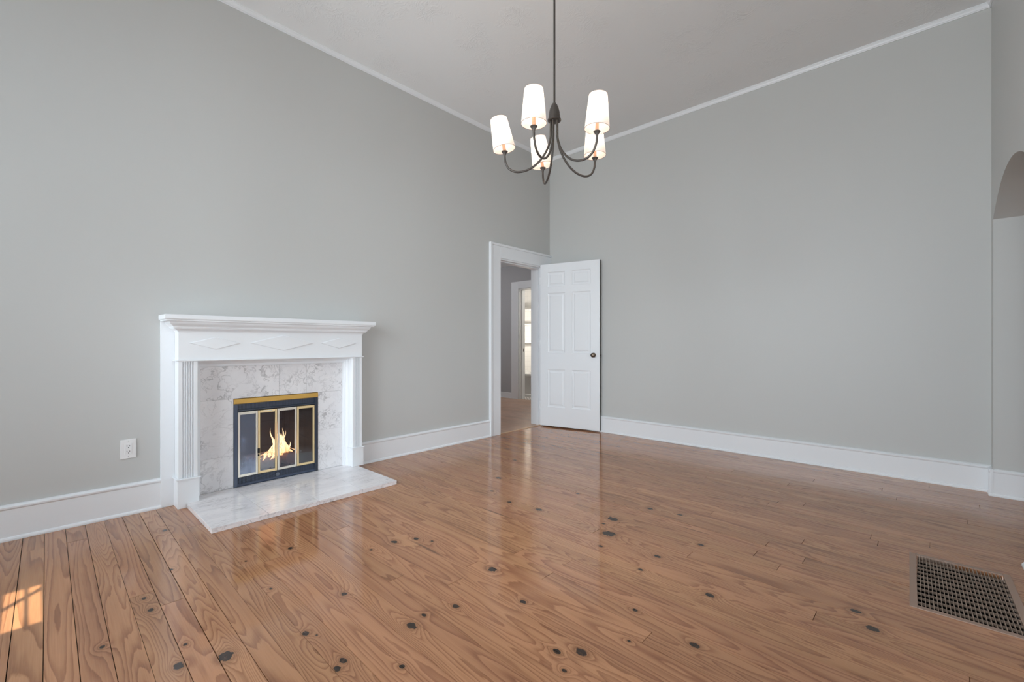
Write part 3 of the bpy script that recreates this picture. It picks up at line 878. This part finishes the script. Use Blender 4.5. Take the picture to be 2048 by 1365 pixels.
def point(name, loc, energy, color, radius):
    l = bpy.data.lights.new(name, 'POINT')
    l.energy = energy
    l.color = color
    l.shadow_soft_size = radius
    o = bpy.data.objects.new(name, l)
    o.location = loc
    COL.objects.link(o)
    return o
point('bathroom_jamb_fill', (-1.15, 6.95, 2.25), 7, (1.0, 0.95, 0.88), 0.06)  # unseen light added to brighten the bathroom door jamb
point('bathroom_fill', (-2.60, 6.39, 1.25), 19, (1.0, 0.95, 0.88), 0.08)  # unseen light added to brighten the tiles and tub
point('hall_fill', (-2.6, 4.2, 2.3), 28, (0.95, 0.97, 1.0), 0.1)  # unseen light added to lift the hall brightness

# ------------------------------------------------------------------ fireplace mantel
FX, ML, MR = 0.125, 0.624, 1.865
MZ = 1.218
mantel = empty('mantelpiece', 'white wooden mantelpiece with fluted pilasters and three diamonds', 'fireplace', (0, (ML + MR) / 2, 0))
mantel.location = (0, 0, 0)
for (y0, y1) in ((0.552, ML), (MR, 1.897)):
    bm = B(); box(bm, 0, 0.024, y0, y1, 0, 1.176, 0.002)
    obj('backing_strip', bm, M_TRIM, mantel)
PW = 0.100
def pilaster(y0, y1):
    pts = [(0.0, y0), (FX, y0)]
    m0, m1 = y0 + 0.018, y1 - 0.018
    nf = 5
    w = (m1 - m0) / nf
    for i in range(nf):
        a = m0 + i * w + 0.0018
        c = m0 + (i + 1) * w - 0.0018
        pts.append((FX, a))
        for q in range(1, 6):
            t = q / 6
            pts.append((FX - 0.009 * math.sin(PI * t), a + (c - a) * t))
        pts.append((FX, c))
    pts += [(FX, y1), (0.0, y1)]
    bm = B()
    extrude(bm, pts, 'z', 0.186, 0.926)
    return bm
for (y0, y1, zb) in ((ML, ML + PW, 0.0), (MR - 0.082, MR, 0.029)):
    obj('pilaster', pilaster(y0, y1), M_TRIM, mantel)
    bm = B(); box(bm, 0, FX + 0.010, y0 - 0.006, y1 + 0.008, zb, 0.178, 0.0015)
    obj('plinth', bm, M_TRIM, mantel)
    bm = B(); box(bm, 0, FX + 0.020, y0 - 0.014, y1 + 0.016, 0.178, 0.186, 0.002)
    obj('plinth_cap', bm, M_TRIM, mantel)
bm = B(); box(bm, 0, FX, ML, MR, 0.933, 1.150, 0.001)
obj('frieze', bm, M_TRIM, mantel)
bm = B(); box(bm, 0, FX + 0.013, ML - 0.012, MR + 0.012, 0.926, 0.933, 0.002)
obj('frieze_lip', bm, M_TRIM, mantel)
for (yl, yr, zt, zb) in ((0.679, 0.969, 1.082, 1.000), (1.024, 1.468, 1.099, 0.986), (1.518, 1.812, 1.081, 1.000)):
    yc, zc = (yl + yr) / 2, (zt + zb) / 2
    bm = B()
    q = [(yl, zc), (yc, zb), (yr, zc), (yc, zt)]
    k = 0.93
    rings = [[(FX - 0.001, y, z) for y, z in q], [(FX + 0.005, y, z) for y, z in q], [(FX + 0.0075, yc + (y - yc) * k, zc + (z - zc) * k) for y, z in q]]
    sweep(bm, rings)
    obj('diamond', bm, M_TRIM, mantel)
# moulded lining of the opening: two sides and a head
LIN = [(0.0, 0.0), (0.0, FX - 0.006), (-0.003, FX - 0.010), (-0.004, 0.100), (-0.010, 0.086), (-0.011, 0.062), (-0.019, 0.050), (-0.021, 0.036), (-0.034, 0.034), (-0.036, 0.030), (-0.036, 0.0)]
OY0, OY1, OZ = ML + PW, MR - 0.082, 0.926
bm = B(); extrude(bm, [(x, OY0 - d) for d, x in LIN], 'z', 0.029, OZ); obj('lining', bm, M_TRIM, mantel)
bm = B(); extrude(bm, [(x, OY1 + d) for d, x in LIN], 'z', 0.029, OZ); obj('lining', bm, M_TRIM, mantel)
bm = B(); extrude(bm, [(x, OZ + d * 1.25) for d, x in LIN], 'y', OY0, OY1); obj('lining', bm, M_TRIM, mantel)
def wrap(prof):
    """profile (d, z) carried round the front with mitred returns to the wall"""
    bm = B()
    rings = []
    for c in range(4):
        r = []
        for d, z in prof:
            yl, yr, x = ML - d, MR + d, FX + d
            r.append([(0, yl, z), (x, yl, z), (x, yr, z), (0, yr, z)][c])
        rings.append(r)
    return sweep(bm, rings)
obj('cornice', wrap([(-0.02, 1.112), (0.004, 1.112), (0.005, 1.118), (0.014, 1.126), (0.024, 1.131), (0.026, 1.138), (0.031, 1.139), (0.031, 1.144), (0.038, 1.152), (0.046, 1.158), (0.051, 1.166), (0.052, 1.178), (-0.02, 1.178)]), M_TRIM, mantel)
obj('shelf', wrap([(-0.02, 1.176), (0.068, 1.176), (0.072, 1.179), (0.072, 1.186), (0.078, 1.188), (0.080, 1.193), (0.080, MZ - 0.003), (0.077, MZ), (-0.02, MZ)]), M_TRIM, mantel)
bm = B(); box(bm, 0, FX, ML - 0.01, MR + 0.01, 1.15, 1.21)
obj('shelf_core', bm, M_TRIM, mantel)

# marble facing tiles
facing = empty('fireplace_facing', 'veined white marble tile facing round the fire opening', 'marble facing')
TX = 0.015
bm = B()
for (y0, y1, z0, z1) in ((0.762, FY0, 0.0295, 0.878), (FY1, 1.745, 0.0295, 0.878), (FY0, FY1, FZ1 + 0.002, 0.878)):
    box(bm, 0.0005, TX - 0.004, y0, y1, z0, z1)
obj('grout', bm, M_GROUT, facing)
TA, TB, TTP = 0.7605, 1.7465, 0.8805
TT = [(TA, 1.2560, 0.6520, TTP), (1.2572, 1.4570, 0.6520, TTP), (1.4582, TB, 0.6520, TTP),
      (TA, FY0 - 0.001, 0.2560, 0.6506), (TA, FY0 - 0.001, 0.0295, 0.2550),
      (FY1 + 0.001, TB, 0.3450, 0.6506), (FY1 + 0.001, TB, 0.0295, 0.3440)]
for t in TT:
    bm = B(); box(bm, 0.001, TX, t[0], t[1], t[2], t[3], 0.0006)
    obj('tile', bm, M_MARBLE, facing)

# hearth slab
hearth = empty('hearth', 'low white marble tile hearth in front of the fire', 'hearth')
HZ, HX, HY0, HY1 = 0.029, 0.705, 0.664, 1.826
bm = B(); box(bm, 0.0165, 0.14, 0.742, 1.775, 0.0005, HZ - 0.003); box(bm, 0.148, HX - 0.012, HY0 + 0.012, HY1 - 0.012, 0.0005, HZ - 0.003); obj('grout', bm, M_GROUT, hearth)
ys = [HY0, 0.955, 1.2545, 1.555, HY1]
xs = [0.016, 0.068, 0.369, HX]
for i in range(4):
    for j in range(3):
        a, c = xs[j], xs[j + 1]
        if j == 0 and i in (1, 2):
            a = 0.022
        x0, x1 = a + 0.0012, c - (0.0012 if j < 2 else 0)
        y0, y1 = ys[i] + (0.0013 if i else 0), ys[i + 1] - (0.0013 if i < 3 else 0)
        bm = B()
        if j == 0:
            y0, y1 = max(y0, 0.735), min(y1, 1.78)
        elif j == 1 and i in (0, 3):
            # tiles scribed round the plinths
            if i == 0:
                extrude(bm, [(x0 + 0.068, y0), (x1, y0), (x1, y1), (x0, y1), (x0, 0.734), (x0 + 0.068, 0.734)], 'z', HZ - 0.010, HZ)
            else:
                extrude(bm, [(x0, y0), (x1, y0), (x1, y1), (x0 + 0.068, y1), (x0 + 0.068, 1.776), (x0, 1.776)], 'z', HZ - 0.010, HZ)
            obj('tile', bm, M_HEARTH, hearth)
            continue
        box(bm, x0, x1, y0, y1, HZ - 0.010, HZ, 0.001)
        obj('tile', bm, M_HEARTH, hearth)
EDG = [HY0, 0.810, 0.955, 1.110, 1.2545, 1.40, 1.555, 1.70, HY1]
for a, c in zip(EDG[:-1], EDG[1:]):
    bm = B(); box(bm, HX - 0.011, HX - 0.001, a + 0.0006, c - 0.0006, 0.0008, HZ - 0.0105, 0.0008); obj('edge_tile', bm, M_HEARTH, hearth)
for (y0, y1) in ((HY0 + 0.001, HY0 + 0.011), (HY1 - 0.011, HY1 - 0.001)):
    for (a, c) in ((0.15, 0.369), (0.3702, HX - 0.0115)):
        bm = B(); box(bm, a, c, y0, y1, 0.0008, HZ - 0.0105, 0.0008); obj('edge_tile', bm, M_HEARTH, hearth)

# fireplace insert with four folding glass doors
ins = empty('fireplace_insert', 'black metal fireplace insert with brass framed folding glass doors', 'fireplace insert')
IX = 0.012
I0, I1, IZ0, IZ1 = 0.959, 1.544, 0.0295, 0.648
bm = B(); box(bm, -0.03, IX + 0.008, I0, 0.981, IZ0, 0.612, 0.0015); obj('side_stile', bm, M_BLUEBLACK, ins)
bm = B(); box(bm, -0.03, IX + 0.008, 1.520, I1, IZ0, 0.612, 0.0015); obj('side_stile', bm, M_BLACKMET, ins)
bm = B(); extrude(bm, [(-0.02, 0.611), (0.016, 0.611), (0.022, 0.615), (0.022, 0.644), (0.018, IZ1), (-0.02, IZ1)], 'y', I0 - 0.001, I1 + 0.001)
obj('hood_strip', bm, M_GOLD, ins)['label'] = 'gold metal strip along the top'
bm = B(); box(bm, -0.02, IX - 0.002, 0.981, 1.520, 0.572, 0.611); obj('vent_mesh', bm, M_MESH, ins)['label'] = 'perforated black strip'
bm = B(); extrude(bm, [(-0.02, 0.556), (IX, 0.556), (IX + 0.006, 0.560), (IX + 0.003, 0.570), (-0.02, 0.573)], 'y', 0.981, 1.520); obj('rail', bm, M_BLACKMET, ins)
bm = B(); box(bm, -0.02, IX - 0.002, 0.981, 1.520, 0.045, 0.090); obj('vent_mesh', bm, M_MESH, ins)['label'] = 'perforated black strip'
bm = B(); extrude(bm, [(-0.02, IZ0), (IX + 0.006, IZ0), (IX + 0.008, 0.036), (IX, 0.046), (-0.02, 0.046)], 'y', 0.981, 1.520); obj('rail', bm, M_BLUEBLACK, ins)
bm = B()
lathe(bm, [(0, 0), (0.0135, 0), (0.0135, 0.003), (0.009, 0.005), (0.007, 0.004), (0.006, 0.006), (0, 0.006)], 0, 0, 20)
xform(bm, Matrix.Translation((IX - 0.001, 1.247, 0.062)) @ Matrix.Rotation(PI / 2, 4, 'Y'))
obj('knob', bm, simple('worn_steel', (0.18, 0.2, 0.24), 0.4, 0.7), ins, smooth=True)
# firebox shell
bm = B()
def quad(bm, *p):
    bm.faces.new([bm.verts.new(q) for q in p])
fa, fb, fd = 0.968, 1.536, -0.43
ga, gb = 1.06, 1.44
z0, z1 = 0.031, 0.642
quad(bm, (-0.02, fa, z0), (-0.02, fb, z0), (fd, gb, z0), (fd, ga, z0))
quad(bm, (-0.02, fa, z1), (fd, ga, z1), (fd, gb, z1), (-0.02, fb, z1))
quad(bm, (fd, ga, z0), (fd, gb, z0), (fd, gb, z1), (fd, ga, z1))
quad(bm, (-0.02, fa, z0), (fd, ga, z0), (fd, ga, z1), (-0.02, fa, z1))
quad(bm, (-0.02, fb, z0), (-0.02, fb, z1), (fd, gb, z1), (fd, gb, z0))
fo = obj('firebox', bm, M_FIREBOX, ins)
mo = fo.modifiers.new('thick', 'SOLIDIFY'); mo.thickness = 0.012; mo.offset = 0
DOORS = [(0.983, 1.112, M_BRASSPALE, M_BRASS, 2.5), (1.1135, 1.2405, M_BRASS, M_BRASS, -2.5), (1.2435, 1.384, M_BRASSPALE, M_BRASSPALE, 2.5), (1.387, 1.518, M_BRASS, M_BRASS, -2.5)]
for i, (y0, y1, mf, mf2, ang) in enumerate(DOORS):
    yc, w = (y0 + y1) / 2, y1 - y0
    zl, zh = 0.094, 0.553
    bm = B()
    fw_ = 0.0135
    hgt = zh - zl
    for (a, c, d, e) in ((-w / 2, -w / 2 + fw_, 0, hgt), (w / 2 - fw_, w / 2, 0, hgt), (-w / 2 + fw_, w / 2 - fw_, 0, 0.017), (-w / 2 + fw_, w / 2 - fw_, hgt - 0.019, hgt)):
        box(bm, -0.005, 0.005, a, c, d, e, 0.002)
    fr = obj('glass_door', bm, mf, ins, loc=(IX + 0.001, yc, zl))
    fr.rotation_euler = (0, 0, math.radians(ang))
    bm = B(); box(bm, -0.0015, 0.0015, -w / 2 + fw_ - 0.002, w / 2 - fw_ + 0.002, 0.015, hgt - 0.017)
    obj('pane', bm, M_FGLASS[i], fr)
    if i in (1, 2):
        bm = B(); box(bm, 0.003, 0.008, -0.03, 0.03, hgt - 0.010, hgt - 0.004, 0.001)
        obj('pull', bm, M_BRASSPALE, fr)
    if i == 1:
        bm = B()
        box(bm, 0.004, 0.014, -w / 2 - 0.004, -w / 2 + 0.010, 0.150, 0.185, 0.003)
        box(bm, 0.004, 0.011, -w / 2 - 0.003, -w / 2 + 0.008, 0.128, 0.142, 0.003)
        obj('catch', bm, M_DARK, fr)['label'] = 'black door catch'

# fire: grate, logs, flames
grate = empty('fire_grate', 'black iron grate under the burning logs', 'grate', (-0.19, 1.25, 0.0375))
for k in range(6):
    y = -0.17 + k * 0.068
    bm = B()
    tube(bm, [(0.155, y, 0.075), (0.145, y, 0.045), (-0.13, y, 0.045), (-0.145, y, 0.09)], 0.006, 6)
    obj('bar', bm, M_GRATE, grate)
for (x, y) in ((0.10, -0.17), (0.10, 0.17), (-0.10, -0.17), (-0.10, 0.17)):
    bm = B()
    tube(bm, [(x, y, 0.0), (x, y, 0.04)], 0.007, 6)
    obj('leg', bm, M_GRATE, grate)
def log(p0, p1, r, label, seed):
    rr = random.Random(seed)
    p0, p1 = Vector(p0), Vector(p1)
    n = 8
    pts = [p0.lerp(p1, i / n) + Vector((rr.uniform(-1, 1), rr.uniform(-1, 1), rr.uniform(-1, 1))) * r * 0.06 for i in range(n + 1)]
    bm = B()
    tube(bm, pts, [r * rr.uniform(0.94, 1.05) for _ in pts], 14, cap=False)
    o = empty('fire_log', label, 'log', (0, 0, 0), group='burning logs')
    obj('bark', bm, M_LOG, o, smooth=True)
    for (p, q) in ((pts[0], pts[1]), (pts[-1], pts[-2])):
        bm = B()
        d = (p - q).normalized()
        lathe(bm, [(0, 0.003), (r * 0.5, 0.002), (r * 0.93, 0.0), (r * 0.93, -0.01), (0, -0.01)], 0, 0, 14)
        xform(bm, Matrix.Translation(p) @ d.to_track_quat('Z', 'Y').to_matrix().to_4x4())
        obj('cut_end', bm, M_LOGEND, o)
log((-0.10, 1.10, 0.133), (-0.105, 1.30, 0.133), 0.041, 'charred log lying across the front of the grate', 1)
log((-0.195, 1.345, 0.143), (-0.07, 1.375, 0.143), 0.050, 'thick log with its round cut end towards the glass', 2)
log((-0.262, 1.10, 0.138), (-0.262, 1.40, 0.138), 0.045, 'log at the back of the grate behind the flames', 3)
bm = B()
rf = random.Random(5)
def flame(bm, x, y, z, h, w, lean, tw):
    n, m = 12, 10
    rings = []
    for i in range(n + 1):
        t = i / n
        prof = math.sin(PI * min(1, (t * 0.85 + 0.12))) ** 0.8 * (1 - t) ** 0.55 + 0.02 * (1 - t)
        cy = y + lean * t * t + tw * math.sin(t * 5.5) * 0.018
        cx = x + 0.012 * math.sin(t * 4 + tw * 3)
        r = w * prof
        rings.append([(cx + r * 0.8 * math.cos(2 * PI * k / m), cy + r * math.sin(2 * PI * k / m), z + h * t) for k in range(m)])
    sweep(bm, rings)
for q in range(46):
    y = rf.gauss(1.29, 0.055)
    y = min(1.41, max(1.15, y))
    k = math.exp(-((y - 1.31) / 0.07) ** 2)
    hh = (0.045 + 0.15 * k) * rf.uniform(0.55, 1.15)
    ww = rf.uniform(0.006, 0.011) + 0.009 * k * rf.random()
    flame(bm, rf.uniform(-0.17, -0.055), y, 0.165 + 0.02 * k + rf.uniform(-0.01, 0.01), hh, ww, (1.31 - y) * 0.35 + rf.uniform(-0.03, 0.03), rf.uniform(-1.4, 1.4))
for a in ((-0.11, 1.262, 0.19, 0.205, 0.012, -0.012, 0.9), (-0.10, 1.325, 0.19, 0.195, 0.019, -0.02, 0.7), (-0.12, 1.305, 0.19, 0.15, 0.018, 0.0, -0.8), (-0.09, 1.35, 0.19, 0.11, 0.014, -0.01, 1.0)):
    flame(bm, *a)
tag(obj('flames', bm, M_FLAME, smooth=True), 'bright orange and white flames over the burning logs', 'fire', kind='stuff')
point('fire_light', (-0.06, 1.20, 0.36), 0.5, (1.0, 0.45, 0.22), 0.10)

# ------------------------------------------------------------------ outlet
outl = empty('wall_outlet', 'white wall outlet beside the mantelpiece', 'outlet', (0.0, 0.3985, 0.398))
bm = B(); box(bm, 0.0005, 0.0065, -0.0365, 0.0365, -0.058, 0.058, 0.0028); obj('cover_plate', bm, M_PLASTIC, outl)
bm = B(); box(bm, 0.004, 0.0085, -0.0165, 0.0165, -0.0335, 0.0335, 0.0015); obj('receptacle', bm, M_PLASTIC, outl)
for zc in (0.0155, -0.0175):
    for (y, hz) in ((-0.0065, 0.0042), (0.0062, 0.0034)):
        bm = B(); box(bm, 0.007, 0.0088, y - 0.0012, y + 0.0012, zc + 0.003 - hz, zc + 0.003 + hz); obj('slot', bm, M_DARK, outl)
    bm = B(); lathe(bm, [(0, 0), (0.0024, 0), (0.0024, 0.0018), (0, 0.0018)], 0, 0, 10)
    xform(bm, Matrix.Translation((0.007, 0.0, zc - 0.0068)) @ Matrix.Rotation(PI / 2, 4, 'Y')); obj('slot', bm, M_DARK, outl)
for z in (0.048, -0.048):
    bm = B(); lathe(bm, [(0, 0), (0.003, 0), (0.0028, 0.001), (0, 0.0012)], 0, 0, 12)
    xform(bm, Matrix.Translation((0.0064, 0, z)) @ Matrix.Rotation(PI / 2, 4, 'Y')); obj('screw', bm, simple('screw_grey', (0.45, 0.45, 0.45), 0.3), outl)

# ------------------------------------------------------------------ floor register
reg = empty('floor_register', 'bronze metal floor register with a square grid set into boards', 'vent', (VX0, VY0, 0), math.radians(1.0))
LX, LY = VX1 - VX0, VY1 - VY0
FWX, FWY = 0.024, 0.024
zt = 0.0035
for (x0, x1, y0, y1) in ((0, FWX, 0, LY), (LX - FWX, LX, 0, LY), (FWX, LX - FWX, 0, FWY), (FWX, LX - FWX, LY - FWY, LY)):
    bm = B(); box(bm, x0, x1, y0, y1, -0.0175, zt, 0.001); obj('frame', bm, M_REG, reg)
ix0, ix1, iy0, iy1 = FWX, LX - FWX, FWY, LY - FWY
nx, ny = 23, 11
for k in range(1, nx + 1):
    x = ix0 + (ix1 - ix0) * k / (nx + 1)
    bm = B(); box(bm, x - 0.0011, x + 0.0011, iy0, iy1, -0.010, 0.0026); obj('grille_bar', bm, M_REGBAR, reg)
for k in range(1, ny + 1):
    y = iy0 + (iy1 - iy0) * k / (ny + 1)
    bm = B(); box(bm, ix0, ix1, y - 0.0011, y + 0.0011, -0.012, -0.0022); obj('grille_bar', bm, M_REGBAR, reg)
bm = B()
box(bm, ix0 + 0.002, ix1 - 0.002, iy0 + 0.002, iy1 - 0.002, -0.30, -0.018)
bm.faces.ensure_lookup_table()
top = [f for f in bm.faces if all(abs(v.co.z + 0.018) < 1e-5 for v in f.verts)]
bmesh.ops.delete(bm, geom=top, context='FACES')
obj('duct', bm, simple('duct_dark', (0.02, 0.016, 0.014), 0.8), reg)

# ------------------------------------------------------------------ chandelier
CHX, CHY = 2.076, 1.934
ch = empty('chandelier', 'dark bronze chandelier with five curved arms and lit white shades', 'chandelier', (CHX, CHY, ZC))
def zz(z):
    return z - ZC
bm = B(); lathe(bm, [(0, 0), (0.065, 0), (0.065, -0.008), (0.055, -0.022), (0.02, -0.028), (0.0065, -0.03)], 0, 0, 32); obj('canopy', bm, M_BRONZE, ch, smooth=True)
bm = B(); tube(bm, [(0, 0, -0.02), (0, 0, zz(2.34))], 0.0056, 14); obj('stem', bm, M_BRONZE, ch, smooth=True)
bm = B(); lathe(bm, [(0.0055, zz(2.353)), (0.0085, zz(2.350)), (0.0165, zz(2.338)), (0.0235, zz(2.321)), (0.0285, zz(2.301)), (0.0315, zz(2.280)), (0.0325, zz(2.262)), (0, zz(2.262))], 0, 0, 32); obj('hub', bm, M_BRONZE, ch, smooth=True)
bm = B(); lathe(bm, [(0, zz(2.263)), (0.035, zz(2.263)), (0.037, zz(2.260)), (0.037, zz(2.254)), (0.034, zz(2.251)), (0.0, zz(2.251))], 0, 0, 32); obj('hub_plate', bm, M_BRONZE, ch, smooth=True)
ARM = [(0.019, 2.252), (0.0195, 2.21), (0.023, 2.149), (0.048, 2.083), (0.093, 2.027), (0.147, 1.994), (0.205, 1.986), (0.248, 2.005), (0.270, 2.044), (0.275, 2.080), (0.275, 2.090)]
camx = Vector((math.cos(YAW), math.sin(YAW), 0))
camf = Vector((-math.sin(YAW), math.cos(YAW), 0))
RA = 0.275
LEAN = (-2.0, 1.0, 9.5, 10.5, 0.0)           # some shades have slipped out of true
for k in range(5):
    th = math.radians(-44.8 + 72 * k)
    d = camx * math.cos(th) + camf * math.sin(th)
    pts = smooth_curve([(d.x * r, d.y * r, zz(z)) for r, z in ARM], 5)
    bm = B(); tube(bm, pts, 0.0060, 12)
    arm = obj('arm', bm, M_BRONZE, ch, smooth=True)
    c = d * RA
    lean = math.radians(LEAN[k])
    TILT = Matrix.Translation((c.x, c.y, zz(2.106))) @ Matrix.Rotation(lean, 4, Vector((-camf.x, -camf.y, 0))) @ Matrix.Translation((-c.x, -c.y, -zz(2.106)))
    bm = B(); lathe(bm, [(0, zz(2.082)), (0.0068, zz(2.082)), (0.0075, zz(2.088)), (0.0165, zz(2.1005)), (0.0178, zz(2.1015)), (0.0178, zz(2.104)), (0.0165, zz(2.105)), (0.009, zz(2.106)), (0, zz(2.106))], c.x, c.y, 22)
    obj('drip_cup', bm, M_BRONZE, arm, smooth=True)
    bm = B(); tube(bm, [(c.x, c.y, zz(2.106)), (c.x, c.y, zz(2.160))], 0.0088, 14)
    xform(bm, TILT)
    obj('candle_sleeve', bm, M_TUBE, arm, smooth=True)
    bm = B(); lathe(bm, [(0, zz(2.158)), (0.008, zz(2.158)), (0.0165, zz(2.178)), (0.020, zz(2.196)), (0.016, zz(2.214)), (0.007, zz(2.226)), (0, zz(2.228))], c.x, c.y, 18)
    xform(bm, TILT)
    bo = obj('bulb', bm, M_BULB, arm, smooth=True)
    bm = B(); lathe(bm, [(0.0625, zz(2.117)), (0.0612, zz(2.130)), (0.0470, zz(2.273)), (0.0458, zz(2.286))], c.x, c.y, 40)
    xform(bm, TILT)
    sh = obj('lamp_shade', bm, M_SHADE, ch, smooth=True)
    for (r, z) in ((0.0625, 2.117), (0.0458, 2.286)):
        bm = B()
        tube(bm, [(c.x + r * math.cos(a), c.y + r * math.sin(a), zz(z)) for a in [2 * PI * q / 40 for q in range(41)]], 0.0011, 6, cap=False)
        xform(bm, TILT)
        obj('shade_rim', bm, M_SHADETRIM, sh)
    bl = TILT @ Vector((c.x, c.y, zz(2.240)))
    point('bulb_light', (CHX + bl.x, CHY + bl.y, ZC + bl.z), 0.62, (1.0, 0.88, 0.72), 0.012)

# ------------------------------------------------------------------ scrap on the floor by the arch
bm = B()
extrude(bm, [(3.889, 3.140), (3.906, 3.190), (3.962, 3.172), (3.940, 3.075), (3.891, 3.085)], 'z', 0.0005, 0.010)
tag(obj('wood_offcut', bm, M_PLASTIC), 'small white offcut lying on the boards beyond the floor register', 'offcut')
